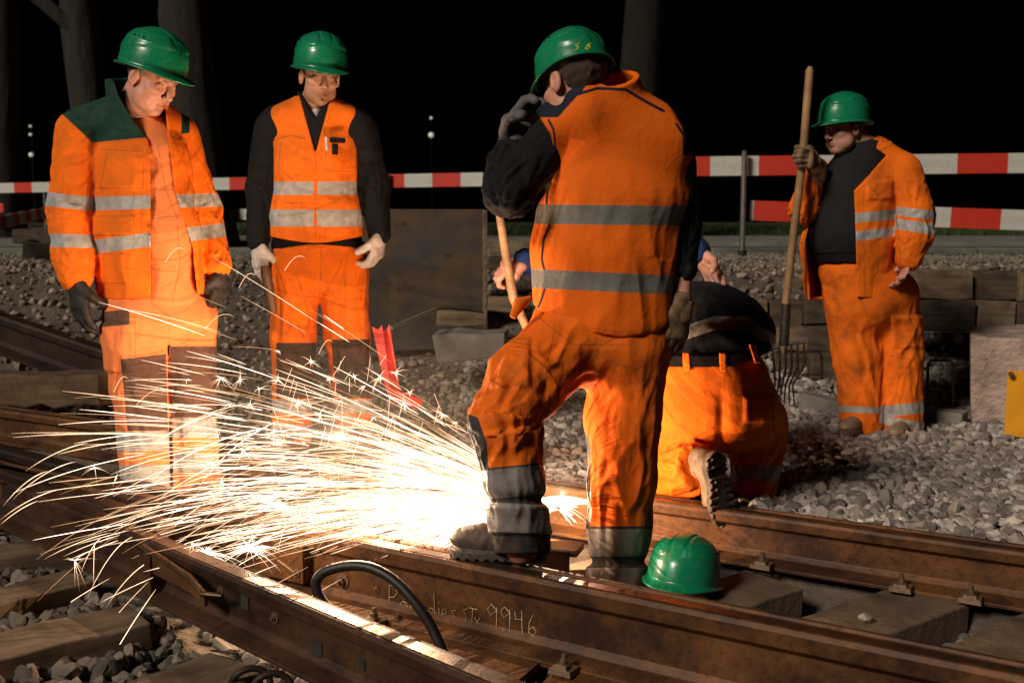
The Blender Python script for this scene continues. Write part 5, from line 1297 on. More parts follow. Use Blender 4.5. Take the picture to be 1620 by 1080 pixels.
def props():
    Mconc = plain('rough_concrete', (.42, .31, .26), .9, .45, 7, .9, .03)
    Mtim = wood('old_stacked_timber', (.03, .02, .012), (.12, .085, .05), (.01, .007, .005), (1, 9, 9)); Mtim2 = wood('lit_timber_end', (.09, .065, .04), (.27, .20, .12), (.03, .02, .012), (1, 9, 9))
    Mgrey = plain('grey_concrete', (.17, .155, .135), .9, .25, 5, .5, .01)
    # helmet on the rail
    c = P(1076, 905, 3.30); t = thing('hard_hat', 'green hard hat resting on the sleeper by the standing boot', 'helmet', [c[0], c[1], .02])
    fr = Frame(P(1077, 938, 3.24), -28, -4, 3); helmet(t, fr, 1.02, name='shell')
    # hose
    Mh = plain('black_rubber_hose', (.014, .011, .010), .5, .3, 20, .15)
    px = [(560, 985, 2.84), (520, 962, 2.86), (500, 930, 2.87), (508, 908, 2.87), (540, 896, 2.86), (580, 896, 2.84), (620, 915, 2.81), (655, 950, 2.78), (682, 990, 2.76), (700, 1030, 2.74), (712, 1062, 2.73)]
    pts = [P(*q) for q in px]; cv = []
    for i in range(len(pts)-1):
        p0, p1, p2, p3 = pts[max(i-1, 0)], pts[i], pts[i+1], pts[min(i+2, len(pts)-1)]
        for u in (0, .25, .5, .75): cv.append(.5*((2*p1)+(-p0+p2)*u+(2*p0-5*p1+4*p2-p3)*u*u+(-p0+3*p1-3*p2+p3)*u**3))
    cv.append(pts[-1]); m = MB(); m.tube(cv, .0145, 14); tag(m.build('hose', Mh), 'thick black hose arching out of the gap between the two near rails', 'hose')
    # rusty steel plate wall
    mp = NT('stained_steel_plate'); n = mp.noise(2.2, 7, .65); n2 = mp.noise(14, 6, .7)
    c = mp.mix(mp.ramp(n, [(.42, 0.), (.56, 1.)]), (.065, .063, .062), (.11, .078, .045)); c = mp.mix(mp.ramp(n2, [(.55, 0.), (.75, .7)]), c, (.015, .012, .01)); mp.bump(n2, .4, .006); Mp = mp.fin(c, .7, Metallic=.2)
    a, b = P(560, 500, 7.0), P(768, 500, 7.25); u = nrm((b-a)*[1, 1, 0]); L = np.linalg.norm((b-a)[:2]); zt = P(670, 331, 7.1)[2]; zb = .3; ce = (a+b)/2
    t = thing('shield_plate', 'large stained dark steel shield standing on edge behind the rubble', 'steel sheet', [ce[0], ce[1], zb])
    m = MB(); m.box([ce[0], ce[1], (zt+zb)/2], (L/2, .012, (zt-zb)/2), [u, [-u[1], u[0], 0], [0, 0, 1]]); m.build('panel', Mp, t, .003)
    m = MB(); e = ce+u*(L/2-.01); m.box([e[0], e[1], (zt+zb)/2], (.012, .05, (zt-zb)/2-.003), [u, [-u[1], u[0], 0], [0, 0, 1]]); m.build('edge_flange', Mtim2, t, .003)
    for dx in (-.25, .25):
        m = MB(); e = ce+u*dx; m.tube([[e[0]-u[1]*-.3, e[1]+.32, zb+.2], [e[0], e[1]+.02, zt-.15]], .015, 8); m.build('strut', M_dark, t)
    # timbers and loose things right of the shield
    def bx(px0, py0, px1, py1, Y, dep, mat, name, label, cat, group=None, yaw=.0, jag=0.002, y1=None):
        a = P(px0, py0, Y); b = P(px1, py0, y1 or Y); h = (py1-py0)*Y/FPX
        s = nrm(np.cross([0, 0, 1.], b-a)); off = s*dep/2*(1 if s[1] > 0 else -1)
        return beam(name, a+off, b+off, dep, h, mat, label, cat, group, .008, jag=jag)
    G1 = 'old timbers and blocks stacked beside the road'
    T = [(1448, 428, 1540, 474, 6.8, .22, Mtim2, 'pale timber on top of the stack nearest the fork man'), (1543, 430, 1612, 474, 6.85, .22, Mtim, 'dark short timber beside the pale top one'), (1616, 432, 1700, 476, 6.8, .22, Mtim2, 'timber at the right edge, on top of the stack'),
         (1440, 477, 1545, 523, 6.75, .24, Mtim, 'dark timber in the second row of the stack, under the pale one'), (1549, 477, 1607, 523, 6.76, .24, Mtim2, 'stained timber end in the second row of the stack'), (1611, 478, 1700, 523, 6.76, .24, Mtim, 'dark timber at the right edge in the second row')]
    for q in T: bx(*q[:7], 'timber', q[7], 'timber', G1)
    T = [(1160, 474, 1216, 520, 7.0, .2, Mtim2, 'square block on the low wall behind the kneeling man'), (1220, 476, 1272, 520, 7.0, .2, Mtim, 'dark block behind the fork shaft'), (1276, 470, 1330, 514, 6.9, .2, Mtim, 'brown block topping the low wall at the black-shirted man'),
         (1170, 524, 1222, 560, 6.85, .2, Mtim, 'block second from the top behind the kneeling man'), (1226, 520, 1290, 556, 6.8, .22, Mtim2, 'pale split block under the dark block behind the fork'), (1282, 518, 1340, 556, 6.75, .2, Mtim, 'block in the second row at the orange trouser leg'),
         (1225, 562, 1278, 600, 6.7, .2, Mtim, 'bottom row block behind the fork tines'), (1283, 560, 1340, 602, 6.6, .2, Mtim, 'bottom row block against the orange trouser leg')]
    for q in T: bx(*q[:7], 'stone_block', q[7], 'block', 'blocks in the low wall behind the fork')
    # timbers between the shield and the broad man
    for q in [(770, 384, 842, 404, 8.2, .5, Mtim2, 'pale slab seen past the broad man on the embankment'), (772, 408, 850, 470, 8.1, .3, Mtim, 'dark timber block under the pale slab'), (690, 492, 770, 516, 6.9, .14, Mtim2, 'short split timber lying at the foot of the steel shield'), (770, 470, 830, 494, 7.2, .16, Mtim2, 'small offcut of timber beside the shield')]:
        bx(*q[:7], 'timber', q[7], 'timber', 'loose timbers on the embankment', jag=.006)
    bx(690, 530, 800, 575, 6.3, .3, Mgrey, 'concrete_lump', 'crumbling grey concrete lump on the rubble slope', 'concrete', jag=.012)
    bx(20, 362, 120, 384, 12.5, .3, Mtim, 'timber', 'low dark timber on the gravel under the striped ribbon corner', 'timber', 'loose timbers on the embankment', jag=.01)
    bx(28, 384, 108, 414, 9.5, .35, M_dark, 'scrap_iron', 'heap of dark scrap iron on the pale rubble behind the green-shouldered man', 'scrap', jag=.03)
    # concrete base with yellow sign, kerb, frames
    a = P(1535, 532, 5.9); b = P(1700, 532, 5.7); s_ = nrm(np.cross([0, 0, 1.], b-a)); s_ = s_*(1 if s_[1] > 0 else -1)
    beam('foundation_block', a+s_*.3, b+s_*.3, .6, .62, Mconc, 'pinkish rough concrete foundation block carrying the yellow panel', 'foundation', None, .012, jag=.008)
    t = thing('yellow_panel', 'yellow metal sign panel leaning on the concrete foundation', 'sign', P(1640, 695, 5.3)); My = plain('yellow_enamel', (.75, .33, .01), .5, .12, 8, .1)
    a = P(1640, 640, 5.42); m = MB(); m.box(a, (.145, .006, .172), [[.96, -.26, 0], [.26, .96, 0], [0, 0, 1]]); m.build('sheet', My, t, .003)
    bolt(t, P(1600, 592, 5.42), [-.2, -1, 0], .008, .012, 'rivet')
    beam('kerb', P(1275, 622, 6.15)+[0, .06, 0], P(1360, 640, 6.0)+[0, .06, 0], .12, .12, Mgrey, 'grey kerb stone lying behind the worn tan boots', 'kerb', None, .01, jag=.003)
    beam('kerb', P(1445, 645, 5.95)+[0, .06, 0], P(1535, 655, 5.75)+[0, .06, 0], .14, .16, Mgrey, 'stained kerb stone between the orange trouser leg and the foundation', 'kerb', None, .01, jag=.004)
    for k, (x0, x1, y0, y1, Y, lab) in enumerate([(1468, 1508, 570, 640, 6.0, 'thin bent wire bracket standing before the foundation'), (1262, 1300, 556, 600, 6.2, 'thin wire bracket before the low block wall')]):
        m = MB(); m.tube([P(x0, y1, Y), P(x0, y0+6, Y), P(x0+5, y0, Y), P(x1-5, y0, Y), P(x1, y0+6, Y), P(x1, y1, Y)], .008, 6); m.tube([P(x0, (y0+y1)/2+14, Y), P(x1, (y0+y1)/2+14, Y)], .006, 6); tag(m.build('wire_bracket', M_dark), lab, 'bracket')
    # lifted rail section and timber at the left
    pa, pb = P(-40, 482, 6.4), P(200, 562, 5.6); u = nrm((pb-pa)[:2]); L = np.linalg.norm((pb-pa)[:2])
    q = [(n_*1.3, z*1.25) for n_, z in VIG]; r = rail('loose_rail', pa[:2], u, 0, L, q, 'lifted dark rail lying on a timber behind the green-shouldered man', 'rail', z=0, nseg=14, mat=M_dark)
    for ch in r.children: 
        for v in ch.data.vertices: 
            w_ = full(ch)@v.co; tt = ((w_.x-pa[0])*u[0]+(w_.y-pa[1])*u[1])/L; v.co.z += pa[2]+(pb[2]-pa[2])*tt-.2125
    Mt3 = wood('brown_rail_timber', (.07, .04, .02), (.15, .09, .045), (.03, .018, .01), (1, 9, 9))
    for (x, y, Y) in ((55, 512, 6.2), (120, 532, 5.9)): bolt(r, P(x, y+6, Y)-[0, .04, 0], [-.3, -1, 0], .016, .03)
    beam('timber', P(-40, 596, 5.9)+[0, .13, 0], P(172, 592, 5.35)+[0, .13, 0], .26, .17, Mt3, 'heavy brown timber carrying the lifted rail', 'timber', 'loose timbers on the embankment', .012, jag=.005)
    # red marker and the rod behind
    Mr = plain('red_plastic', (.75, .035, .02), .5, .15, 10, .1)
    t = thing('marker_stake', 'bright red ragged-topped plastic stake leaning in the rubble above the spray', 'marker', P(640, 640, 5.0))
    def sheet(pts, th_, Y, nm):
        n = len(pts); f = [P(x, y, Y+dy) for x, y, dy in pts]; bk = [q+np.array([0, th_, 0]) for q in f]
        m = MB(); m.add(f+bk, [tuple(range(n)), tuple(range(n, 2*n))[::-1]]+[(i, n+i, n+(i+1) % n, (i+1) % n) for i in range(n)]); m.build(nm, Mr, t)
    sheet([(588, 516, 0), (598, 522, 0), (604, 514, 0), (606, 524, 0), (620, 630, 0), (612, 622, 0)], .02, 5.0, 'left_wing')
    sheet([(606, 524, 0), (612, 520, -.03), (616, 512, -.03), (618, 525, -.03), (633, 622, -.03), (638, 640, -.03), (620, 634, 0)], .02, 5.0, 'right_wing')
    sheet([(616, 628, 0), (634, 618, 0), (648, 622, -.05), (668, 634, -.05), (664, 646, -.05), (636, 642, 0)], .05, 5.0, 'foot')
    Mg = plain('pale_green_tube', (.32, .36, .28), .5, .2, 9, .1)
    t = thing('tube', 'thin pale green tube sloping up behind the red stake to the shield foot', 'tube', P(620, 518, 5.5)); m = MB(); m.tube([P(618, 519, 5.6), P(690, 489, 6.6)], .012, 8); m.build('tube_body', Mg, t)
    m = MB(); m.tube([P(690, 489, 6.6), P(712, 488, 6.65), P(765, 494, 6.8)], .006, 6); m.build('wire', M_dark, t)
    # stick held by the man with white gloves
    t = thing('tool_handle', 'brown wooden handle hanging from the white glove', 'tool', P(430, 485, 4.8)); m = MB(); m.tube([P(419, 420, 4.74), P(421, 432, 4.74), P(428, 470, 4.77), P(433, 492, 4.79)], [.018, .024, .021, .018], 10); m.build('handle', M_wood2, t)
    t.children[0].data.materials[0] = M_wood3
    # barriers
    red, wh = (.55, .035, .015), (.55, .55, .5)
    def striped(px_period, phase, name):
        m = NT(name); tc = m.n.new('ShaderNodeTexCoord'); sp = m.n.new('ShaderNodeSeparateXYZ'); m.t.links.new(tc.outputs['Object'], sp.inputs[0])
        f = m.math('FRACT', m.math('ADD', m.math('DIVIDE', sp.outputs[0], px_period), phase)); k = m.math('GREATER_THAN', f, .5)
        n = m.noise(14, 5, .7); lines = m.math('MULTIPLY', m.math('LESS_THAN', m.math('ABSOLUTE', sp.outputs[2]), .035), m.ramp(m.noise(30, 3, .6, sx=(1, 1, 6)), [(.5, 0.), (.62, .45)]))
        c = m.mix(k, red, m.mix(lines, wh, (.25, .25, .24))); c = m.mix(m.ramp(n, [(.55, 0.), (.8, .35)]), c, (.1, .08, .06)); return m.fin(c, .55)
    Mpost = plain('galvanised_post', (.25, .25, .24), .4, .2, 12, .1, metal=.7)
    def board(x0, y0, Y0, x1, y1, Y1, h, per, ph, label):
        a, b = P(x0, y0, Y0), P(x1, y1, Y1); u = nrm(b-a); L = np.linalg.norm(b-a); m = MB(); m.box((L/2, 0, 0), (L/2, .0125, h/2))
        o = m.build('barrier_board', striped(per, ph, 'red_white_stripes'), None, .004); o.matrix_basis = Matrix.Translation(Vector(a)) @ Vector((1, 0, 0)).rotation_difference(Vector(u)).to_matrix().to_4x4()
        tag(o, label, 'barrier board', 'red and white barrier boards')
    # right fence: stripe pitch about 144 px at 10.9 m
    per = 150/FPX*10.9
    pr = 10.9; p0 = P(1178, 262, pr)[0]
    board(1050, 264, 10.97, 1740, 257, 10.6, .195, per, .02, 'upper striped board running behind the fork man to the right edge')
    board(1186, 333, 10.9, 1740, 353, 10.6, .20, per, .96, 'lower striped board sagging behind the fork man to the right edge')
    perl = 94/FPX*14.0
    board(300, 292, 14.6, 765, 284, 12.6, .16, perl, .1, 'upper striped board behind the vest man, ending at the broad man')
    board(-120, 300, 18.6, 300, 292, 16.4, .16, perl, .3, 'upper striped board at the left edge behind the green-shouldered man')
    board(300, 338, 16.4, 430, 340, 15.9, .16, perl, .6, 'short lower striped board between the two standing men')
    board(-120, 327, 19.5, 6, 329, 19.2, .16, perl, .4, 'lower striped stub at the left edge'); board(-20, 356, 14.5, 78, 336, 18.4, .18, perl, .2, 'slanting lower striped board by the left post')
    for (x, yt, yb, Y, lab) in ((1178, 239, 412, 10.8, 'tall galvanised barrier post beside the upright fork'), (70, 291, 389, 18.3, 'thin barrier post by the slanting board at left'), (613, 274, 372, 13.1, 'barrier post behind the elbow of the vest man')):
        a, b = P(x, yb, Y), P(x, yt, Y); t = thing('barrier_post', lab, 'post', a, 'barrier posts')
        m = MB(); m.tube([[b[0], b[1], a[2]], b], .028, 12); m.build('pole', Mpost, t); m = MB(); m.tube([[b[0], b[1], a[2]-.02], [b[0], b[1], a[2]+.10]], .045, 10, sm=False); m.build('foot_sleeve', M_dark, t, .004)
        for zz in (b[2]-.02,): m = MB(); m.tube([[b[0], b[1]-.05, zz-.12], [b[0], b[1]+.03, zz-.12]], .008, 8); m.build('hook', Mpost, t)
M_wood3 = plain('dark_tool_wood', (.13, .07, .035), .6, .35, 9, .3)
# ------------------------------------------------------------ trees and far lamps
def trees():
    mb_ = NT('bark'); n = mb_.noise(3, 7, .7, sx=(3, 3, .6)); mb_.bump(n, .9, .06); Mb = mb_.fin(mb_.mix(mb_.ramp(n, [(.3, 0.), (.7, 1.)]), (.011, .009, .006), (.032, .026, .018)), .95)
    lf = NT('night_leaves'); Ml = lf.fin((.015, .022, .008), .8)
    def tree(px, Y, w0, w1, label, lean=0, limbs=(), seed=0):
        rg = np.random.default_rng(seed); b = P(px, 350+.42*FPX/Y, Y); t = thing('tree', label, 'tree', [b[0], Y, .7], 'street trees beyond the road')
        zt = 12.0; pts = []; rr = []
        for i in range(14):
            u = i/13; z = .6+(zt-.6)*u; pts.append([b[0]+lean*u*3+.08*math.sin(u*9+seed), Y+.1*math.sin(u*7), z]); rr.append((w0+(w1-w0)*min(1, u*2.2))*(1-.5*max(0, u-.4))+.12*math.exp(-u*18))
        m = MB(); m.tube(pts, rr, 20)
        arr = m.v; 
        for k in range(len(arr)):
            x, y, z = arr[k]; j = .02*math.sin(z*9+x*20)+.02*math.sin(k*2.39); arr[k] = (x+j, y+j, z)
        m.build('trunk', Mb, t)
        for (z0, dx, z1, r) in limbs:
            m = MB(); m.tube([[b[0]+lean*.3, Y, z0], [b[0]+dx*.4, Y-.1, z0+(z1-z0)*.25], [b[0]+dx*.75, Y-.1, z0+(z1-z0)*.55], [b[0]+dx, Y-.2, z1]], [r, r*.85, r*.7, r*.45], 12); m.build('limb', Mb, t)
        n_ = 5000; c = np.array([b[0], Y, 10.5]); v = rg.normal(size=(n_, 3)); v /= np.linalg.norm(v, axis=1)[:, None]; v = c+v*np.array([3.4, 3.2, 3.2])*rg.uniform(.35, 1, (n_, 1))**.5; v = v[v[:, 2] > 6.6+.0*v[:, 0]]; cl = pnoise(v*.9); v = v[cl > -.12]; k = len(v)
        a = rg.normal(size=(k, 3))*.09; d = rg.normal(size=(k, 3))*.09; V = np.stack([v, v+a, v+d], 1).reshape(-1, 3)
        link('crown', npmesh('crown', V, np.arange(3*k).reshape(k, 3), Ml, False), t)
    tree(145, 17, .26, .25, 'dim forked tree trunk above the green-shouldered man at left', limbs=((5.4, -2.0, 7.6, .13), (5.2, 1.2, 8.0, .12), (4.0, -1.6, 6.2, .12)), seed=1)
    tree(318, 16, .42, .30, 'thick pale tree trunk between the two men at left', lean=-.06, limbs=((6, 1.6, 8.4, .15),), seed=2)
    tree(1013, 21, .40, .36, 'straight tree trunk rising behind the broad man', limbs=((6.4, -1.8, 9, .16),), seed=3)
    tree(10, 20, .35, .3, 'dark tree trunk at the left edge', limbs=((6.4, 1.8, 9, .16),), seed=4)
    em = NT('lamp_glass'); em.b.inputs['Emission Color'].default_value = (.9, .9, .75, 1); em.b.inputs['Emission Strength'].default_value = .3; Me = em.fin((.8, .8, .7), .4)
    for i, (px, py, Y, r, lab) in enumerate(((48, 200, 60, .07, 'faint distant lamp, topmost of the three at left'), (48, 213, 60, .08, 'faint distant lamp, middle one of the three at left'), (49, 245, 60, .12, 'brightest distant lamp, lowest of the three at left'), (682, 187, 70, .09, 'small distant lamp right of the vest man'), (682, 214, 70, .17, 'brighter distant lamp under the small one, right of the vest man'))):
        c = P(px, py, Y); t = thing('street_lamp', lab, 'street lamp', [c[0], c[1], .7], 'distant street lamps')
        import bmesh; bm = bmesh.new(); bmesh.ops.create_icosphere(bm, subdivisions=3, radius=r, matrix=Matrix.Translation(Vector(c))); me = bpy.data.meshes.new('lamp'); bm.to_mesh(me); bm.free(); me.materials.append(Me); link('lamp_globe', me, t)
        m = MB(); m.tube([[c[0], c[1]+.1, .7], [c[0], c[1]+.1, c[2]-.05]], .022, 8); m.build('pole', M_belt, t)
# ------------------------------------------------------------ smoke
def smoke():
    m = bpy.data.materials.new('grinding_smoke'); m.use_nodes = True; t = m.node_tree; t.nodes.remove(t.nodes['Principled BSDF'])
    v = t.nodes.new('ShaderNodeVolumePrincipled'); v.inputs['Color'].default_value = (.9, .8, .7, 1); v.inputs['Anisotropy'].default_value = .2
    tc = t.nodes.new('ShaderNodeTexCoord'); g = t.nodes.new('ShaderNodeTexGradient'); g.gradient_type = 'SPHERICAL'; t.links.new(tc.outputs['Object'], g.inputs[0])
    mu = t.nodes.new('ShaderNodeMath'); mu.operation = 'MULTIPLY'; mu.inputs[1].default_value = SMOKE_D; t.links.new(g.outputs[1], mu.inputs[0]); t.links.new(mu.outputs[0], v.inputs['Density']); t.links.new(v.outputs[0], t.nodes['Material Output'].inputs['Volume'])
    import bmesh; bm = bmesh.new(); bmesh.ops.create_icosphere(bm, subdivisions=3, radius=1); me = bpy.data.meshes.new('smoke'); bm.to_mesh(me); bm.free(); me.materials.append(m)
    o = link('smoke', me); o.location = (-.55, 3.75, .35); o.scale = (1.15, .65, .55); tag(o, 'thin warm smoke hanging around the spray of sparks', 'smoke', kind='stuff')
SMOKE_D = .075
# ------------------------------------------------------------ sparks
SRC = P(884, 806, 3.42)
def spark_mat(name, col, st):
    m = NT(name); at = m.attr('glowing'); e = m.mix(at, (1.0, .42, .12), col)
    m.set(m.b.inputs['Emission Color'], e); m.set(m.b.inputs['Emission Strength'], m.math('ADD', m.math('MULTIPLY', m.math('POWER', at, 1.6), st), 1.3)); m.fin((0, 0, 0), 1); m.m.cycles.emission_sampling = 'NONE'; return m.m
def sparks():
    rg = np.random.default_rng(77); VV = []; FF = []; HH = []; base = 0
    def trail(pts, r, heat):
        nonlocal base
        pts = np.asarray(pts); m = len(pts); t = np.gradient(pts, axis=0); t /= np.linalg.norm(t, axis=1)[:, None]+1e-9
        u = np.cross(t, [0, 1., 0]); u /= np.linalg.norm(u, axis=1)[:, None]+1e-9; w = np.cross(t, u)
        k = 4; V = np.stack([pts+(math.cos(a)*u+math.sin(a)*w)*r[:, None] for a in (0, 1.571, 3.1416, 4.712)], 1).reshape(-1, 3)
        i = np.arange(m-1)[:, None]*k; a = np.arange(k)[None]; b = (a+1) % k
        F = np.stack([i+a, i+b, i+k+b, i+k+a], 2).reshape(-1, 4)+base; VV.append(V); FF.append(F); HH.append(np.repeat(heat, k)); base += len(V)
    ends = []
    def fly(v, t0, t1, w, h, bounce=False, src=SRC, drag=1.1, n=18):
        t = np.linspace(t0, t1, n); v = np.asarray(v)
        e = (1-np.exp(-drag*t))/drag; p = src+v*e[:, None]; p[:, 2] -= 9.8/2*t**2*(1-.25*drag*t)
        gz = .19
        s = np.linspace(0, 1, n); prof = np.clip(np.minimum(s*5, (1-s)*3.5)+.12, 0, 1)
        ok = p[:, 2] > np.where(sdist(p[:, 0], p[:, 1], A0, nA) < -.1, .0, .02)
        if ok.sum() < 4: return None
        cut = n if ok.all() else max(4, int(np.argmin(ok)))
        p = p[:cut]
        if (proj(p)[1].max() > 885) and rg.random() < .9: return None
        trail(p, w*prof[:cut]+.0001, np.clip(h*(1-.25*s[:cut]), 0, 1)); return p[-1]
    def rv(sp, el, az): 
        el, az = math.radians(el), math.radians(az); return np.array([-math.cos(el)*math.cos(az), -math.cos(el)*math.sin(az), math.sin(el)])*sp
    def shoot(el, az, sp, s0, ln, w, h, drag=2.0, n=16):
        f_ = lambda q: -math.log(max(1e-3, 1-min(q*drag/sp, .97)))/drag
        return fly(rv(sp, el, az), f_(s0), f_(s0+ln), w, h, drag=drag, n=n)
    # long, nearly straight trails fanning up and left
    for i in range(1050):
        el = float(np.clip(rg.normal(15, 12), -8, 42)); az = rg.normal(6, 11); hot = rg.random()
        shoot(el, az, rg.uniform(4.8, 10), 1.4*rg.random()**1.25, rg.uniform(.06, .42), (.0006 if hot > .4 else .00036)*rg.uniform(.6, 1.4), .1+.9*hot)
    for i in range(420):
        shoot(rg.normal(3, 4), rg.normal(3, 10), rg.uniform(5, 10), 1.1*rg.random(), rg.uniform(.06, .3), rg.uniform(.0004, .0009), .2+.8*rg.random())
    # bounces off the crossing rails, curling down
    for (x0, y0, x1, y1) in ((212, 848, 138, 946), (190, 846, 100, 880), (176, 842, 70, 884), (246, 884, 168, 960), (160, 850, 128, 905), (330, 880, 352, 925), (205, 838, 118, 862), (150, 858, 148, 925), (300, 868, 250, 905), (60, 792, 0, 830), (120, 730, 20, 790), (140, 700, 40, 745), (75, 745, 5, 800), (90, 775, 0, 822)):
        a = P(x0, y0, 3.3); b = P(x1, y1, 3.15); s = np.linspace(0, 1, 14); trail(np.stack([a[0]+(b[0]-a[0])*s, a[1]+(b[1]-a[1])*s, a[2]+(b[2]-a[2])*s**1.9], 1), .0008*np.minimum(1, np.minimum(s*4+.1, (1-s)*4+.1)), .8-.5*s)
    # slower ones that arc over and fall
    for i in range(150):
        el = float(np.clip(rg.normal(22, 9), 0, 42)); az = rg.normal(8, 10)
        shoot(el, az, rg.uniform(3.2, 5.5), rg.uniform(.5, 1.7), rg.uniform(.06, .3), rg.uniform(.0003, .0007), rg.uniform(.15, .8), drag=1.6)
    for i in range(110):
        el = rg.uniform(2, 16); az = rg.normal(10, 9); shoot(el, az, rg.uniform(4.2, 6.5), rg.uniform(1.1, 1.9), rg.uniform(.1, .4), rg.uniform(.0004, .0008), rg.uniform(.3, .9), drag=1.4)
    # dense fine core by the cut
    for i in range(650):
        shoot(rg.normal(7, 13), rg.normal(5, 13), rg.uniform(4, 8), rg.uniform(.02, .5), rg.uniform(.05, .25), rg.uniform(.0004, .0010), rg.uniform(.3, 1), n=8)
    for i in range(190):
        shoot(rg.normal(-4, 6), rg.normal(4, 9), rg.uniform(3, 6), rg.uniform(.02, .35), rg.uniform(.08, .25), rg.uniform(.0008, .0018), 1, n=8)
    # lateral sparks to the right through the legs
    for i in range(26):
        el = rg.uniform(-30, 30); az = rg.uniform(150, 210); fly(rv(rg.uniform(.4, 1.2), el, az), 0, rg.uniform(.03, .08), .0012, 1, n=8)
    # stray thin orange arcs above
    for (x, y) in ((420, 455), (560, 560), (290, 415), (360, 520), (500, 428), (240, 640), (200, 620)):
        a = P(x*.9, y, 3.6+rg.uniform(-.2, .2)); d = rg.uniform(.05, .12); s = np.linspace(0, 1, 12)
        trail(np.stack([a[0]+d*s, a[1]+0*s, a[2]+.05*np.sin(s*2.2)], 1), .0007*np.minimum(1, (1-s)*4+.1), .35+0*s)
    for i in range(60):
        a = P(rg.uniform(430, 700), rg.uniform(560, 860), 3.45+rg.uniform(-.2, .2)); d = rg.uniform(.03, .14); s = np.linspace(0, 1, 8); an = rg.uniform(1.2, 2.2)
        trail(np.stack([a[0]+d*s*math.cos(an), a[1]+0*s, a[2]-d*s*math.sin(an)], 1), .0005*np.minimum(1, (1-s)*4+.1), .45+0*s)
    # starbursts
    stars = [(416, 788), (330, 868), (395, 868), (305, 860), (492, 572), (440, 602), (410, 615), (520, 600), (560, 595), (600, 598), (470, 640), (360, 640), (440, 555), (380, 600), (575, 612), (640, 640), (700, 655), (720, 668), (385, 712), (345, 690), (350, 762), (183, 756), (150, 740), (118, 886), (400, 850), (520, 830), (560, 800), (480, 700), (545, 690), (430, 740), (470, 770), (296, 600), (648, 622), (625, 590), (350, 598), (395, 640), (505, 655), (590, 660)]
    for (x, y) in stars:
        c = P(x, y, 3.35+rg.uniform(-.25, .2)) if y < 850 else P(x, y, 3.12); n = int(rg.integers(7, 20)); sz = rg.uniform(.008, .034)*(1.8 if y > 780 else 1)
        for k in range(n):
            d = rg.normal(size=3); d /= np.linalg.norm(d); l = sz*rg.uniform(.3, 1)**2*2.2; s = np.linspace(0, 1, 5); trail(c+d*s[:, None]*l-np.array([0, 0, 1])*(s**2)[:, None]*l*.3, .0006*(1.05-s), .9-.7*s)
    for (x, y, n) in ((395, 870, 60), (325, 878, 40), (430, 800, 60), (880, 800, 50)):
        for k in range(n):
            c = P(x, y, 3.15 if y > 850 else 3.38); an = rg.uniform(0, 6.28); d = np.array([math.cos(an), rg.normal()*.3, abs(math.sin(an))*.9+(-.2)]); l = rg.uniform(.02, .13); s = np.linspace(0, 1, 7)
            trail(c+d*s[:, None]*l-np.array([0, 0, 1])*(s**2)[:, None]*l*.5, rg.uniform(.0005, .0011)*(1.05-s), 1-.4*s)
    V = np.concatenate(VV); F = np.concatenate(FF); H = np.concatenate(HH)
    o = link('sparks', npmesh('sparks', V, F, spark_mat('white_hot_sparks', (1, .86, .66), 4.5), True, {'glowing': ('POINT', H)}))
    tag(o, 'fan of white-hot sparks streaming left from the grinding point at the boot', 'sparks', kind='stuff')
    # molten contact zone
    m = MB(); c0 = P(896, 801, 3.45); rr = np.linspace(0, 1, 9); m.tube([c0+np.array([-.16+.24*u, .05*u, .012*math.sin(u*3)]) for u in rr], [.004+.013*math.sin(u*3.1) for u in rr], 8)
    em = NT('molten_metal'); em.b.inputs['Emission Color'].default_value = (1, .8, .5, 1); em.b.inputs['Emission Strength'].default_value = 12; em.m.cycles.emission_sampling = 'NONE'
    tag(m.build('molten_weld', em.fin((.1, .05, .02), .6)), 'blinding molten metal at the cut rail between the two boots', 'weld'); 
# ============================================================ build everything
import os, time
_t = time.time()
def lap(n):
    global _t
    print('LAP', n, round(time.time()-_t, 1)); _t = time.time()
ground(); ballast(); lap('ground')
track(); props(); trees(); sparks(); smoke(); lap('place')
for f in (man_one, man_two, man_three, man_four, man_five, man_six):
    f(); lap(f.__name__)
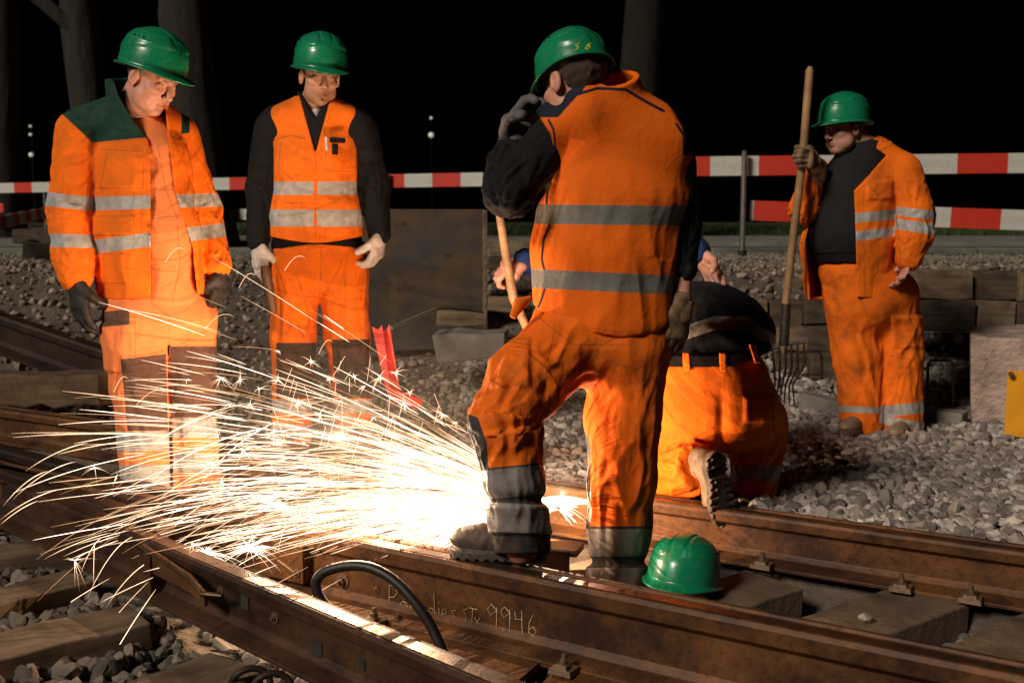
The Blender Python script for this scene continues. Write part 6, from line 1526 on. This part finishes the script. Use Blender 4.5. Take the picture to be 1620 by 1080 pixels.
# ------------------------------------------------------------ light
W = bpy.data.worlds.new('World'); scn.world = W; W.use_nodes = True
nt = W.node_tree; sky = nt.nodes.new('ShaderNodeTexSky'); sky.sky_type = 'NISHITA'; sky.sun_disc = False; sky.sun_elevation = math.radians(-6); sky.sun_rotation = math.radians(220)
nt.links.new(sky.outputs[0], nt.nodes['Background'].inputs[0]); nt.nodes['Background'].inputs[1].default_value = .05
def sun(e, frm, ang, col):
    l = bpy.data.lights.new('sun', 'SUN'); l.energy = e; l.angle = math.radians(ang); l.color = col; o = bpy.data.objects.new('site_light', l); COL.objects.link(o)
    o.rotation_euler = Vector(frm).normalized().to_track_quat('Z', 'Y').to_euler()
sun(2.5, (-.56, -.60, .55), 14, (1, .87, .73))
def pl(p, w, col=(1, .67, .42), r=.0):
    l = bpy.data.lights.new('spark_light', 'POINT'); l.energy = w; l.color = col; l.shadow_soft_size = r; o = bpy.data.objects.new('spark_light', l); COL.objects.link(o); o.location = tuple(p)
pl(P(890, 780, 3.5), 20)
pl(P(745, 790, 3.45), 34, r=.05); pl(P(640, 730, 3.4), 32); pl(P(540, 690, 3.4), 30); pl(P(600, 800, 3.3), 20); pl(P(440, 700, 3.4), 18); pl(P(400, 850, 3.2), 2)
# ------------------------------------------------------------ camera
cam = bpy.data.cameras.new('camera'); co = bpy.data.objects.new('camera', cam); COL.objects.link(co)
co.location = (0, 0, CAMZ); co.rotation_euler = (math.pi/2-TH, 0, 0); cam.lens = FPX/1620*36; cam.sensor_width = 36; cam.clip_end = 600; cam.clip_start = .05
cam.dof.use_dof = True; cam.dof.focus_distance = 3.5; cam.dof.aperture_fstop = 4.0
scn.camera = co
scn.view_settings.view_transform = 'Standard'; scn.view_settings.look = 'None'; scn.view_settings.exposure = 0; scn.view_settings.gamma = 1
scn.cycles.max_bounces = 5; scn.cycles.diffuse_bounces = 2; scn.cycles.glossy_bounces = 3; scn.cycles.sample_clamp_indirect = 2.0; scn.cycles.use_denoising = True
scn.cycles.caustics_reflective = False; scn.cycles.caustics_refractive = False
for o in list(scn.objects):
    if o.type == 'MESH' and o.parent is None and 'kind' not in o and 'label' not in o: o['kind'] = 'structure'
